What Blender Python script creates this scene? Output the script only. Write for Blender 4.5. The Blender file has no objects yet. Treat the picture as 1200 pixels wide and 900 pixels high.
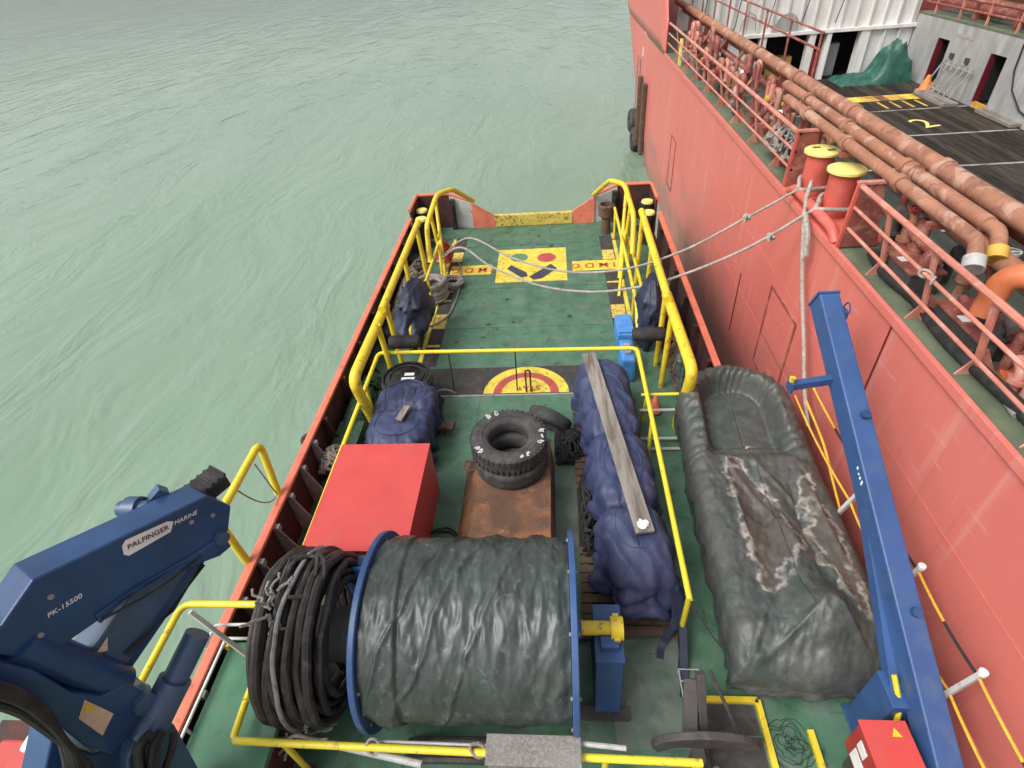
import bpy, bmesh, math, random
import numpy as np
from mathutils import Vector, Matrix, noise as mn
random.seed(7)
sc = bpy.context.scene
COL = sc.collection
PI = math.pi

# ------------------------------------------------------------------ camera
F = 650.0
PITCH, YAW, ROLL = [math.radians(a) for a in (39.63, 6.31, 5.43)]
CAMP = Vector((0, 0, 8.0))
_f = Vector((-math.sin(YAW)*math.cos(PITCH), math.cos(YAW)*math.cos(PITCH), -math.sin(PITCH)))
_r0 = Vector((math.cos(YAW), math.sin(YAW), 0))
_d0 = _f.cross(_r0)
_r = _r0*math.cos(ROLL) + _d0*math.sin(ROLL)
_d = -_r0*math.sin(ROLL) + _d0*math.cos(ROLL)
cam = bpy.data.cameras.new('camera')
cam.sensor_width = 36; cam.lens = F/1200*36; cam.clip_start = .1; cam.clip_end = 6000
camo = bpy.data.objects.new('camera', cam); COL.objects.link(camo)
mw = Matrix.Identity(4)
for i in range(3):
    mw[i][0] = _r[i]; mw[i][1] = -_d[i]; mw[i][2] = -_f[i]; mw[i][3] = CAMP[i]
camo.matrix_world = mw
sc.camera = camo

# ------------------------------------------------------------------ sky, sun, exposure
SUN_EL, SUN_AZ = math.radians(52), math.radians(-122)     # overcast: a broad, weak sun over the open water
w = bpy.data.worlds.new('World'); sc.world = w; w.use_nodes = True
nt = w.node_tree; nt.nodes.clear()
sky = nt.nodes.new('ShaderNodeTexSky'); sky.sky_type = 'NISHITA'; sky.sun_disc = False
sky.sun_elevation = SUN_EL; sky.sun_rotation = SUN_AZ; sky.air_density = 1.0; sky.dust_density = 4.0; sky.ozone_density = 1.0
hs = nt.nodes.new('ShaderNodeHueSaturation'); hs.inputs['Saturation'].default_value = .15
bg = nt.nodes.new('ShaderNodeBackground'); bg.inputs['Strength'].default_value = .115
wo = nt.nodes.new('ShaderNodeOutputWorld')
nt.links.new(sky.outputs[0], hs.inputs['Color']); nt.links.new(hs.outputs[0], bg.inputs[0]); nt.links.new(bg.outputs[0], wo.inputs[0])
sl = bpy.data.lights.new('sun', 'SUN'); sl.energy = 1.5; sl.angle = math.radians(30); sl.color = (1, .97, .92)
so = bpy.data.objects.new('sun', sl); COL.objects.link(so)
sd = Vector((math.sin(SUN_AZ)*math.cos(SUN_EL), math.cos(SUN_AZ)*math.cos(SUN_EL), math.sin(SUN_EL)))
so.rotation_euler = sd.to_track_quat('Z', 'Y').to_euler(); so.location = (0, 0, 40)
sc.view_settings.view_transform = 'Standard'; sc.view_settings.look = 'None'
sc.view_settings.gamma = 1; sc.view_settings.use_curve_mapping = False
sc.view_settings.exposure = 0.75

# ------------------------------------------------------------------ measuring helpers (photo pixel -> place)
def ray(x, y): return _r*((x-600)/F) + _d*((y-450)/F) + _f
def g(x, y, z=0.0):
    d = ray(x, y); return CAMP + d*((z-CAMP.z)/d.z)
def onX(x, y, X):
    d = ray(x, y); return CAMP + d*(X/d.x)
def onY(x, y, Y):
    d = ray(x, y); return CAMP + d*(Y/d.y)
def onPlane(x, y, Q, n):
    d = ray(x, y); return CAMP + d*((Vector(Q)-CAMP).dot(n)/d.dot(n))

# ------------------------------------------------------------------ materials
MATS = {}
def mat(name, col, rough=.5, col2=None, mix_scale=3.0, mix_lo=.5, mix_hi=.7, bump=0.0, bump_scale=30.0, metal=0.0,
        stretch=(1, 1, 1), var=.14, col3=None, c3_scale=1.2, c3_lo=.58, c3_hi=.66, rough2=None, coat=0.0, spec=.5):
    m = bpy.data.materials.new(name); m.use_nodes = True
    t = m.node_tree; b = t.nodes['Principled BSDF']; N = t.nodes.new; L = t.links.new
    b.inputs['Roughness'].default_value = rough; b.inputs['Metallic'].default_value = metal
    b.inputs['Coat Weight'].default_value = coat; b.inputs['Specular IOR Level'].default_value = spec
    geo = N('ShaderNodeNewGeometry'); mp = N('ShaderNodeMapping'); mp.inputs['Scale'].default_value = stretch
    L(geo.outputs['Position'], mp.inputs['Vector'])
    def nz(scale, detail=6, dist=0.0, r=.6):
        n = N('ShaderNodeTexNoise'); n.inputs['Scale'].default_value = scale; n.inputs['Detail'].default_value = detail
        n.inputs['Roughness'].default_value = r; n.inputs['Distortion'].default_value = dist
        L(mp.outputs[0], n.inputs['Vector']); return n
    def mr(src, lo, hi, a=0.0, c=1.0):
        r = N('ShaderNodeMapRange'); r.inputs['From Min'].default_value = lo; r.inputs['From Max'].default_value = hi
        r.inputs['To Min'].default_value = a; r.inputs['To Max'].default_value = c; L(src, r.inputs['Value']); return r
    def mixc(fac, a, bcol):
        x = N('ShaderNodeMix'); x.data_type = 'RGBA'
        L(fac, x.inputs['Factor'])
        for s, v in ((x.inputs['A'], a), (x.inputs['B'], bcol)):
            if isinstance(v, tuple): s.default_value = (*v, 1)
            else: L(v, s)
        return x.outputs['Result']
    v1 = nz(2.3); cur = None
    lo = tuple(c*(1-var*1.6) for c in col); hi = tuple(min(1, c*(1+var*1.6)) for c in col)
    cur = mixc(mr(v1.outputs['Fac'], .3, .7).outputs[0], lo, hi)
    rr = None
    if col2:
        f = mr(nz(mix_scale, 8, .4).outputs['Fac'], mix_lo, mix_hi)
        cur = mixc(f.outputs[0], cur, col2)
        if rough2 is not None:
            q = mr(f.outputs[0], 0, 1, rough, rough2); L(q.outputs[0], b.inputs['Roughness'])
    if col3:
        f3 = mr(nz(c3_scale, 9, .8, .7).outputs['Fac'], c3_lo, c3_hi)
        cur = mixc(f3.outputs[0], cur, col3)
    L(cur, b.inputs['Base Color'])
    if bump:
        bp = N('ShaderNodeBump'); bp.inputs['Strength'].default_value = bump; bp.inputs['Distance'].default_value = .02
        L(nz(bump_scale, 6).outputs['Fac'], bp.inputs['Height']); L(bp.outputs[0], b.inputs['Normal'])
    MATS[name] = m; return m

mat('deck', (.062, .145, .088), .48, (.125, .175, .138), 2.2, .48, .74, .2, 60, col3=(.026, .044, .030), c3_scale=3.1, c3_lo=.56, c3_hi=.70, var=.18)
mat('deck_worn', (.13, .17, .135), .6, (.06, .10, .07), 2.4, .45, .7, .2, 50, col3=(.035, .035, .03), c3_scale=4, c3_lo=.63, c3_hi=.68)
mat('platform_green', (.055, .17, .095), .45, (.10, .19, .13), 2, .5, .8, .1, 50, col3=(.05, .06, .04), c3_scale=3.5, c3_lo=.66, c3_hi=.7)
mat('mat_dark', (.040, .036, .037), .75, (.085, .075, .07), 4, .5, .75, .3, 90)
mat('yellow', (.70, .53, .030), .45, (.36, .21, .05), 8, .57, .68, .08, 80, var=.08)
mat('yellow_rail', (.74, .61, .040), .42, (.42, .27, .06), 10, .59, .69, .05, 80, var=.06)
mat('yellow_mark', (.70, .53, .06), .65, (.26, .25, .08), 7, .52, .70, .1, 90)
mat('yellow_dirty', (.62, .47, .10), .6, (.16, .11, .04), 12, .52, .64, .1, 90)
mat('cap_red', (.66, .165, .10), .5, (.35, .10, .06), 5, .56, .72, .1, 60, var=.1)
mat('stern_orange', (.72, .20, .12), .5, (.55, .16, .10), 5, .5, .75, .05, 60)
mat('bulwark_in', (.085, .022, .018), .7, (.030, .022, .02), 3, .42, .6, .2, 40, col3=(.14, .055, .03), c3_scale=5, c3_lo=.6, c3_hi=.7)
mat('hull_dark', (.03, .025, .025), .6)
mat('grey_metal', (.26, .26, .26), .5, (.12, .10, .085), 6, .55, .7, .1, 60)
mat('felt', (.19, .18, .17), .9, (.30, .28, .26), 38, .45, .65, .4, 120)
mat('grey_light', (.42, .42, .41), .5, (.22, .2, .18), 5, .58, .72, .1, 60)
mat('white_paint', (.72, .72, .70), .45, (.45, .42, .38), 8, .6, .75)
mat('red_box', (.53, .062, .056), .48, (.47, .085, .072), 2, .5, .75, .06, 40, var=.05, col3=(.33, .055, .045), c3_scale=5, c3_lo=.60, c3_hi=.74)
mat('red_small', (.36, .03, .032), .4, (.3, .03, .03), 5, .55, .7)
mat('blue', (.034, .085, .225), .42, (.06, .105, .20), 4, .5, .75, .06, 50, var=.08, col3=(.02, .03, .06), c3_scale=8, c3_lo=.69, c3_hi=.72)
mat('blue_crane', (.020, .058, .155), .32, (.030, .060, .12), 3, .5, .72, .10, 40, var=.14, col3=(.05, .055, .06), c3_scale=11, c3_lo=.66, c3_hi=.72)
mat('blue_crane_light', (.045, .085, .16), .4, (.03, .06, .12), 3, .5, .75, .04, 50)
mat('light_blue', (.06, .22, .55), .4, (.15, .30, .50), 6, .5, .75)
mat('black_rubber', (.018, .017, .017), .75, (.045, .042, .04), 7, .5, .72, .25, 60)
mat('tyre', (.040, .038, .038), .85, (.080, .074, .070), 5, .45, .7, .3, 70)
mat('tyre_chalk', (.55, .54, .52), .8)
mat('hose', (.030, .025, .022), .62, (.075, .062, .052), 6, .48, .7, .25, 70, col3=(.11, .09, .075), c3_scale=3, c3_lo=.62, c3_hi=.7)
mat('black_gloss', (.015, .015, .016), .3, (.05, .05, .05), 6, .55, .7)
mat('rust', (.115, .058, .036), .78, (.26, .105, .042), 2.2, .45, .62, .35, 45, col3=(.36, .23, .13), c3_scale=9, c3_lo=.62, c3_hi=.72)
mat('wood_grey', (.25, .225, .20), .8, (.12, .095, .075), 8, .45, .65, .3, 40, stretch=(1, .12, 1))
mat('wood_brown', (.115, .07, .045), .8, (.06, .035, .025), 6, .45, .65, .3, 40)
mat('tarp_navy', (.030, .038, .095), .6, (.048, .060, .130), 3, .45, .7, .08, 25, var=.14, col3=(.016, .020, .055), c3_scale=4, c3_lo=.6, c3_hi=.7)
mat('tarp_navy_dark', (.014, .020, .045), .55, (.022, .03, .06), 4, .45, .7, .15, 25)
mat('patch_navy', (.028, .055, .12), .45, (.04, .08, .16), 5, .45, .7, .08, 25)
mat('tarp_green', (.052, .068, .062), .38, (.036, .085, .074), 1.3, .46, .60, .10, 22, var=.15)
mat('tarp_reel', (.038, .048, .044), .40, (.060, .078, .072), 2, .45, .7, .22, 9, var=.2, stretch=(1.4, 1, 1), col3=(.13, .15, .145), c3_scale=7, c3_lo=.56, c3_hi=.72)
mat('net_green', (.02, .06, .035), .8, (.05, .09, .06), 18, .45, .6, .6, 60)
mat('net_black', (.012, .012, .012), .8, (.03, .03, .03), 12, .5, .7)
mat('rope', (.40, .36, .31), .85, (.22, .19, .16), 14, .45, .7, .5, 120)
mat('rope_grey', (.30, .28, .25), .85, (.15, .13, .11), 20, .45, .7, .5, 120)
mat('rope_yellow', (.75, .42, .04), .8, (.5, .3, .05), 20, .5, .7, .4, 120)
mat('rope_black', (.02, .02, .022), .8)
mat('text_red', (.45, .09, .03), .6)
mat('text_dark', (.03, .03, .04), .5)
mat('text_white', (.75, .75, .74), .5)
mat('mark_red', (.42, .06, .06), .6, (.30, .10, .08), 8, .5, .7)
mat('mark_green', (.10, .20, .10), .6, (.07, .14, .08), 8, .5, .7)
mat('mark_navy', (.035, .037, .06), .6, (.09, .09, .11), 8, .5, .75)
mat('sticker', (.62, .50, .36), .5, (.45, .36, .25), 9, .5, .7)
mat('anchor', (.055, .050, .050), .65, (.09, .075, .065), 6, .5, .7, .3, 50)
# the ship alongside
mat('ship_deck', (.13, .155, .10), .6, (.09, .11, .075), 1.5, .45, .7, .2, 40, col3=(.045, .05, .04), c3_scale=2.2, c3_lo=.6, c3_hi=.68)
mat('ship_pipe', (.33, .145, .088), .68, (.43, .25, .18), 2.5, .54, .60, .15, 40, col3=(.20, .085, .055), c3_scale=4, c3_lo=.52, c3_hi=.66)
mat('ship_pipe_dark', (.25, .07, .055), .6, (.38, .17, .12), 3, .52, .62, .15, 40, col3=(.12, .05, .035), c3_scale=5, c3_lo=.58, c3_hi=.66)
mat('ship_rail', (.52, .19, .14), .5, (.60, .31, .25), 3, .5, .65, .1, 40, col3=(.25, .09, .06), c3_scale=7, c3_lo=.63, c3_hi=.7)
mat('ship_bright', (.60, .105, .05), .45, (.5, .12, .07), 3, .5, .7)
mat('bollard_red', (.56, .105, .078), .5, (.52, .15, .12), 3, .5, .7, .08, 40)
mat('bollard_yellow', (.80, .70, .20), .6, (.65, .55, .18), 5, .5, .7)
mat('ship_orange', (.55, .15, .055), .5, (.50, .20, .11), 3, .5, .7)
mat('plank_a', (.030, .023, .018), .75, (.060, .048, .038), 5, .45, .7, .3, 30, stretch=(3, .25, 1.0), spec=.15)
mat('plank_b', (.042, .033, .026), .75, (.085, .068, .052), 5, .45, .7, .3, 30, stretch=(3, .25, 1.0), spec=.15)
mat('plank_c', (.022, .018, .016), .75, (.05, .040, .032), 5, .45, .7, .3, 30, stretch=(3, .25, 1.0), spec=.15)
mat('ship_white', (.76, .74, .71), .5, (.62, .59, .55), 1.2, .5, .75, .06, 20, stretch=(1, 1, .15))
mat('ship_grey', (.36, .36, .35), .55, (.27, .265, .25), 1.6, .48, .72, .06, 20, stretch=(1, 1, .3))
mat('ship_yellow', (.60, .36, .06), .6, (.35, .2, .06), 2, .52, .66)
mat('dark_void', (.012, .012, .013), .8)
mat('dark_red', (.13, .012, .018), .5)
mat('tarp_teal', (.02, .085, .062), .5, (.035, .13, .10), 3, .45, .65, .1, 15)
mat('steel_strip', (.34, .34, .33), .45, (.10, .08, .07), 2.5, .5, .62)
mat('faded_red', (.42, .27, .25), .6, (.36, .35, .34), 9, .4, .6)
mat('cone_orange', (.75, .22, .06), .5)

def water_material():
    m = bpy.data.materials.new('water'); m.use_nodes = True
    t = m.node_tree; b = t.nodes['Principled BSDF']; N = t.nodes.new; L = t.links.new
    geo = N('ShaderNodeNewGeometry')
    def nz(sx, sy, rot, scale, detail=4, dist=0.0, r=.55):
        mp = N('ShaderNodeMapping'); mp.inputs['Scale'].default_value = (sx, sy, 1); mp.inputs['Rotation'].default_value = (0, 0, rot)
        L(geo.outputs['Position'], mp.inputs['Vector'])
        n = N('ShaderNodeTexNoise'); n.inputs['Scale'].default_value = scale; n.inputs['Detail'].default_value = detail
        n.inputs['Distortion'].default_value = dist; n.inputs['Roughness'].default_value = r
        L(mp.outputs[0], n.inputs['Vector']); return n.outputs['Fac']
    c = N('ShaderNodeMix'); c.data_type = 'RGBA'
    r = N('ShaderNodeMapRange'); r.inputs['From Min'].default_value = .35; r.inputs['From Max'].default_value = .65
    L(nz(1, .35, .3, .10, 5, .6), r.inputs['Value']); L(r.outputs[0], c.inputs['Factor'])
    c.inputs['A'].default_value = (.165, .245, .175, 1); c.inputs['B'].default_value = (.200, .285, .210, 1)
    L(c.outputs['Result'], b.inputs['Base Color'])
    b.inputs['Roughness'].default_value = .10; b.inputs['IOR'].default_value = 1.333
    def mul(src, lo, hi, a_, c_):
        q = N('ShaderNodeMapRange'); q.inputs['From Min'].default_value = lo; q.inputs['From Max'].default_value = hi
        q.inputs['To Min'].default_value = a_; q.inputs['To Max'].default_value = c_; L(src, q.inputs['Value']); return q.outputs[0]
    gust = nz(1, .28, .5, .11, 4, 1.2)            # calmer and rougher drifts of ripple
    def bump(h, s, d, prev=None):
        k = N('ShaderNodeBump'); k.inputs['Distance'].default_value = d
        if isinstance(s, float): k.inputs['Strength'].default_value = s
        else: L(s, k.inputs['Strength'])
        L(h, k.inputs['Height'])
        if prev: L(prev, k.inputs['Normal'])
        return k.outputs[0]
    n1 = bump(nz(1, .42, .45, .38, 3, 1.4), 1.0, .17)
    n2 = bump(nz(1, .5, .2, 1.7, 4, 1.0), mul(gust, .36, .64, .15, .95), .05, n1)
    n3 = bump(nz(1, .65, -.25, 6.0, 3, .6), mul(gust, .4, .64, .05, .6), .016, n2)
    L(n3, b.inputs['Normal'])
    MATS['water'] = m
water_material()

def hull_material():
    # red topsides, scuffed; brownish grime low down where fenders rub
    m = bpy.data.materials.new('ship_red'); m.use_nodes = True
    t = m.node_tree; b = t.nodes['Principled BSDF']; N = t.nodes.new; L = t.links.new
    geo = N('ShaderNodeNewGeometry'); sep = N('ShaderNodeSeparateXYZ'); L(geo.outputs['Position'], sep.inputs[0])
    def nz(sc3, scale, detail=6, dist=.3):
        mp = N('ShaderNodeMapping'); mp.inputs['Scale'].default_value = sc3; L(geo.outputs['Position'], mp.inputs['Vector'])
        n = N('ShaderNodeTexNoise'); n.inputs['Scale'].default_value = scale; n.inputs['Detail'].default_value = detail
        n.inputs['Distortion'].default_value = dist; L(mp.outputs[0], n.inputs['Vector']); return n.outputs['Fac']
    def mr(src, lo, hi, a=0.0, c=1.0):
        r = N('ShaderNodeMapRange'); r.inputs['From Min'].default_value = lo; r.inputs['From Max'].default_value = hi
        r.inputs['To Min'].default_value = a; r.inputs['To Max'].default_value = c; L(src, r.inputs['Value']); return r.outputs[0]
    def mx(f, a, c):
        x = N('ShaderNodeMix'); x.data_type = 'RGBA'; L(f, x.inputs['Factor'])
        for s, v in ((x.inputs['A'], a), (x.inputs['B'], c)):
            if isinstance(v, tuple): s.default_value = (*v, 1)
            else: L(v, s)
        return x.outputs['Result']
    c = mx(mr(nz((1, .5, .5), .8), .3, .7), (.60, .150, .122), (.64, .175, .145))
    c = mx(mr(nz((1, 3, .25), 1.6, 8), .58, .78), c, (.64, .25, .21))         # faded vertical streaks
    c = mx(mr(nz((1, 5, .12), 1.3, 8), .62, .76, 0, .6), c, (.40, .13, .09))
    c = mx(mr(nz((1, .5, 3.5), 2.2, 9), .64, .70, 0, .45), c, (.66, .34, .29))   # long scuffs         # rust runs
    ma = N('ShaderNodeMath'); ma.operation = 'ADD'
    L(mr(sep.outputs['Z'], 1.2, -1.6, 0, .55), ma.inputs[0]); L(mr(nz((1, .6, 1.2), .9, 8), .3, .75, 0, .55), ma.inputs[1])
    c = mx(mr(ma.outputs[0], .48, .85, 0, .8), c, (.30, .16, .13))             # fender grime near the water
    L(c, b.inputs['Base Color']); b.inputs['Roughness'].default_value = .42
    bp = N('ShaderNodeBump'); bp.inputs['Strength'].default_value = .25; bp.inputs['Distance'].default_value = .05
    L(nz((1, .6, .6), 1.1, 3), bp.inputs['Height'])
    # plating dished between frames
    def sn(sock, per):
        a1 = N('ShaderNodeMath'); a1.operation = 'MULTIPLY'; a1.inputs[1].default_value = 2*PI/per; L(sock, a1.inputs[0])
        a2 = N('ShaderNodeMath'); a2.operation = 'SINE'; L(a1.outputs[0], a2.inputs[0]); return a2.outputs[0]
    pr = N('ShaderNodeMath'); pr.operation = 'MULTIPLY'; L(sn(sep.outputs['Y'], 1.3), pr.inputs[0]); L(nz((1, .4, .4), 1.0, 2), pr.inputs[1])
    b2_ = N('ShaderNodeBump'); b2_.inputs['Strength'].default_value = .5; b2_.inputs['Distance'].default_value = .018
    L(pr.outputs[0], b2_.inputs['Height']); L(bp.outputs[0], b2_.inputs['Normal']); L(b2_.outputs[0], b.inputs['Normal'])
    MATS['ship_red'] = m
hull_material()

def stained_tarp():
    # green-grey boat cover with dried puddle stains (brown with pale rims)
    m = bpy.data.materials.new('boat_cover'); m.use_nodes = True
    t = m.node_tree; b = t.nodes['Principled BSDF']; N = t.nodes.new; L = t.links.new
    geo = N('ShaderNodeNewGeometry')
    def nz(scale, detail=6, dist=.3, st=(1, 1, 1)):
        mp = N('ShaderNodeMapping'); mp.inputs['Scale'].default_value = st; L(geo.outputs['Position'], mp.inputs['Vector'])
        n = N('ShaderNodeTexNoise'); n.inputs['Scale'].default_value = scale; n.inputs['Detail'].default_value = detail
        n.inputs['Distortion'].default_value = dist; L(mp.outputs[0], n.inputs['Vector']); return n.outputs['Fac']
    def mr(src, lo, hi, a=0.0, c=1.0):
        r = N('ShaderNodeMapRange'); r.inputs['From Min'].default_value = lo; r.inputs['From Max'].default_value = hi
        r.inputs['To Min'].default_value = a; r.inputs['To Max'].default_value = c; L(src, r.inputs['Value']); return r.outputs[0]
    def mx(f, a, c):
        x = N('ShaderNodeMix'); x.data_type = 'RGBA'; L(f, x.inputs['Factor'])
        for s, v in ((x.inputs['A'], a), (x.inputs['B'], c)):
            if isinstance(v, tuple): s.default_value = (*v, 1)
            else: L(v, s)
        return x.outputs['Result']
    c = mx(mr(nz(.9, 6), .48, .66), (.062, .064, .058), (.030, .055, .048))
    c = mx(mr(nz(6, 8), .45, .78), c, (.095, .10, .092))
    at = N('ShaderNodeAttribute'); at.attribute_name = 'stain'
    ad = N('ShaderNodeMath'); ad.operation = 'ADD'; L(at.outputs['Fac'], ad.inputs[0]); L(mr(nz(5.0, 9), .25, .75, -.26, .26), ad.inputs[1])
    rim = N('ShaderNodeMath'); rim.operation = 'MULTIPLY'
    L(mr(ad.outputs[0], .36, .46), rim.inputs[0]); L(mr(ad.outputs[0], .62, .50), rim.inputs[1])
    c = mx(mr(ad.outputs[0], .46, .58, 0, .62), c, (.080, .062, .050))
    c = mx(mr(nz(11, 9, 1.2), .55, .70, 0, .55), c, (.034, .038, .034))
    rm = N('ShaderNodeMath'); rm.operation = 'MULTIPLY'; L(rim.outputs[0], rm.inputs[0]); L(mr(nz(7, 4), .35, .6, .2, 1), rm.inputs[1])
    c = mx(rm.outputs[0], c, (.30, .28, .245))
    L(c, b.inputs['Base Color']); b.inputs['Roughness'].default_value = .48
    bp = N('ShaderNodeBump'); bp.inputs['Strength'].default_value = .35; bp.inputs['Distance'].default_value = .03
    L(nz(9, 6, .8, (1, .6, 1)), bp.inputs['Height']); L(bp.outputs[0], b.inputs['Normal'])
    MATS['boat_cover'] = m
stained_tarp()

# ------------------------------------------------------------------ object helpers
BASE = {}
def tag(o, label, cat=None, group=None, kind=None):
    if label: o['label'] = label
    if cat: o['category'] = cat
    if group: o['group'] = group
    if kind: o['kind'] = kind
    return o
def thing(name, label, cat, loc, group=None):
    o = bpy.data.objects.new(name, None); COL.objects.link(o); o.location = Vector(loc); o.empty_display_size = .2
    BASE[o.name] = Vector(loc); return tag(o, label, cat, group)

def fillet(pts, rad, n=5):
    pts = [Vector(p) for p in pts]; out = [pts[0]]
    for i in range(1, len(pts)-1):
        a, p, c = pts[i-1], pts[i], pts[i+1]
        u, v = (a-p), (c-p); r = min(rad, u.length*.45, v.length*.45)
        p0 = p+u.normalized()*r; p1 = p+v.normalized()*r
        for k in range(n+1):
            s = k/n; out.append(p0*(1-s)**2 + p*2*s*(1-s) + p1*s*s)
    out.append(pts[-1]); return out

def sag(a, b, drop, n=24):
    a, b = Vector(a), Vector(b); out = []
    for i in range(n+1):
        s = i/n; p = a.lerp(b, s); p.z -= drop*4*s*(1-s); out.append(p)
    return out

class MB:
    def __init__(s): s.v = []; s.f = []; s.sm = []
    def add(s, vs, fs, smooth=False):
        o = len(s.v); s.v += [tuple(v) for v in vs]
        for f in fs: s.f.append(tuple(i+o for i in f)); s.sm.append(smooth)
        return s
    def box(s, x0, x1, y0, y1, z0, z1, bev=0.0):
        if bev <= 0:
            vs = [(x, y, z) for z in (z0, z1) for y in (y0, y1) for x in (x0, x1)]
            return s.add(vs, [(0, 2, 3, 1), (4, 5, 7, 6), (0, 1, 5, 4), (1, 3, 7, 5), (3, 2, 6, 7), (2, 0, 4, 6)])
        bm = bmesh.new(); bmesh.ops.create_cube(bm, size=1)
        for v in bm.verts: v.co = Vector(((x0+x1)/2+v.co.x*(x1-x0), (y0+y1)/2+v.co.y*(y1-y0), (z0+z1)/2+v.co.z*(z1-z0)))
        bmesh.ops.bevel(bm, geom=bm.edges[:], offset=bev, segments=2, affect='EDGES', profile=.6)
        bm.verts.index_update(); s.add([v.co for v in bm.verts], [[v.index for v in f.verts] for f in bm.faces]); bm.free(); return s
    def bar(s, a, b, w, h, up=(0, 0, 1)):       # box beam from a to b
        a, b = Vector(a), Vector(b); d = (b-a).normalized(); u = Vector(up)
        if abs(d.dot(u)) > .98: u = Vector((1, 0, 0))
        x = d.cross(u).normalized(); u = x.cross(d)
        vs = [p+x*(sx*w/2)+u*(sy*h/2) for p in (a, b) for sx, sy in ((-1, -1), (1, -1), (1, 1), (-1, 1))]
        return s.add(vs, [(0, 1, 2, 3), (7, 6, 5, 4), (0, 4, 5, 1), (1, 5, 6, 2), (2, 6, 7, 3), (3, 7, 4, 0)])
    def tube(s, pts, r, seg=10, cap=True, closed=False):
        pts = [Vector(p) for p in pts]; n = len(pts); vs = []; fs = []
        rr = r if isinstance(r, (list, tuple)) else [r]*n
        t0 = (pts[1]-pts[0]).normalized(); u = t0.orthogonal().normalized(); prev = t0
        for i, p in enumerate(pts):
            if closed: t = (pts[(i+1) % n]-pts[i-1]).normalized()
            else: t = (pts[min(i+1, n-1)]-pts[max(i-1, 0)]).normalized()
            q = prev.rotation_difference(t); u = q @ u; u = (u-t*u.dot(t)).normalized(); prev = t
            b = t.cross(u)
            for k in range(seg):
                a = 2*PI*k/seg; vs.append(p+(u*math.cos(a)+b*math.sin(a))*rr[i])
        m = n if closed else n-1
        for i in range(m):
            for k in range(seg):
                j = (i+1) % n
                fs.append((i*seg+k, i*seg+(k+1) % seg, j*seg+(k+1) % seg, j*seg+k))
        s.add(vs, fs, True)
        if cap and not closed:
            s.add(vs[:seg], [tuple(range(seg))[::-1]]); s.add(vs[-seg:], [tuple(range(seg))])
        return s
    def cyl(s, a, b, r, seg=20, r2=None):
        return s.tube([a, b], [r, r if r2 is None else r2], seg)
    def lathe(s, prof, o, ax='z', seg=32, closed=False):   # prof: (radius, along)
        vs = []; fs = []; o = Vector(o)
        for r, h in prof:
            for k in range(seg):
                a = 2*PI*k/seg; c, t = r*math.cos(a), r*math.sin(a)
                vs.append(o+Vector((c, t, h) if ax == 'z' else (h, c, t) if ax == 'x' else (t, h, c)))
        n = len(prof)
        for i in range(n if closed else n-1):
            for k in range(seg):
                j = (i+1) % n; fs.append((i*seg+k, i*seg+(k+1) % seg, j*seg+(k+1) % seg, j*seg+k))
        return s.add(vs, fs, True)
    def prism(s, poly, ext):      # planar polygon extruded by vector ext
        poly = [Vector(p) for p in poly]; e = Vector(ext); n = len(poly)
        s.add([*poly, *[p+e for p in poly]], [tuple(range(n)), tuple(range(2*n-1, n-1, -1))]+[(i, (i+1) % n, n+(i+1) % n, n+i)[::-1] for i in range(n)])
        return s
    def sheet(s, poly, z): return s.prism([(p[0], p[1], z) for p in poly], (0, 0, -.003))
    def build(s, name, m, parent=None, label=None, cat=None, group=None, kind=None, origin=None, bevel=0.0, fix=True, sharp=.75):
        me = bpy.data.meshes.new(name)
        if parent is not None: o0 = BASE[parent.name]
        elif origin is not None: o0 = Vector(origin)
        else:
            a = np.array(s.v); o0 = Vector(((a[:, 0].min()+a[:, 0].max())/2, (a[:, 1].min()+a[:, 1].max())/2, a[:, 2].min()))
        me.from_pydata([(v[0]-o0.x, v[1]-o0.y, v[2]-o0.z) for v in s.v], [], s.f)
        me.polygons.foreach_set('use_smooth', s.sm)
        if fix:
            bm = bmesh.new(); bm.from_mesh(me); bmesh.ops.recalc_face_normals(bm, faces=bm.faces[:])
            for e in bm.edges:
                if len(e.link_faces) == 2 and e.calc_face_angle(0) > sharp: e.smooth = False
            bm.to_mesh(me); bm.free()
        me.materials.append(MATS[m]); me.update()
        o = bpy.data.objects.new(name, me); COL.objects.link(o)
        if parent is not None: o.parent = parent
        else: o.location = o0
        BASE[o.name] = Vector(o0)
        if bevel:
            b = o.modifiers.new('bevel', 'BEVEL'); b.width = bevel; b.segments = 2; b.limit_method = 'ANGLE'; b.angle_limit = .7
        return tag(o, label, cat, group, kind)

def text(body, size, m, parent, origin, xdir, ydir, name='lettering', bold=.0, shear=0.0, depth=.002):
    cu = bpy.data.curves.new(name, 'FONT'); cu.body = body; cu.size = size; cu.align_x = 'CENTER'; cu.align_y = 'CENTER'
    cu.extrude = depth; cu.offset = bold; cu.shear = shear
    ob = bpy.data.objects.new(name, cu); COL.objects.link(ob)
    dg = bpy.context.evaluated_depsgraph_get(); me = bpy.data.meshes.new_from_object(ob.evaluated_get(dg))
    bpy.data.objects.remove(ob)
    x, y = Vector(xdir).normalized(), Vector(ydir).normalized(); n = x.cross(y); b0 = BASE[parent.name]
    for v in me.vertices:
        p = Vector(origin) + x*v.co.x + y*v.co.y + n*(v.co.z) - b0; v.co = p
    me.materials.clear(); me.materials.append(MATS[m]); me.name = name
    o = bpy.data.objects.new(name, me); COL.objects.link(o); o.parent = parent; BASE[o.name] = b0
    return o

def fbm(x, y, z, o=4): return mn.fractal(Vector((x, y, z)), 1.0, 2.0, o, noise_basis='PERLIN_ORIGINAL')
def ridge(x, y, z=0.0):
    return 1-abs(mn.noise(Vector((x, y, z))))*2

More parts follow.
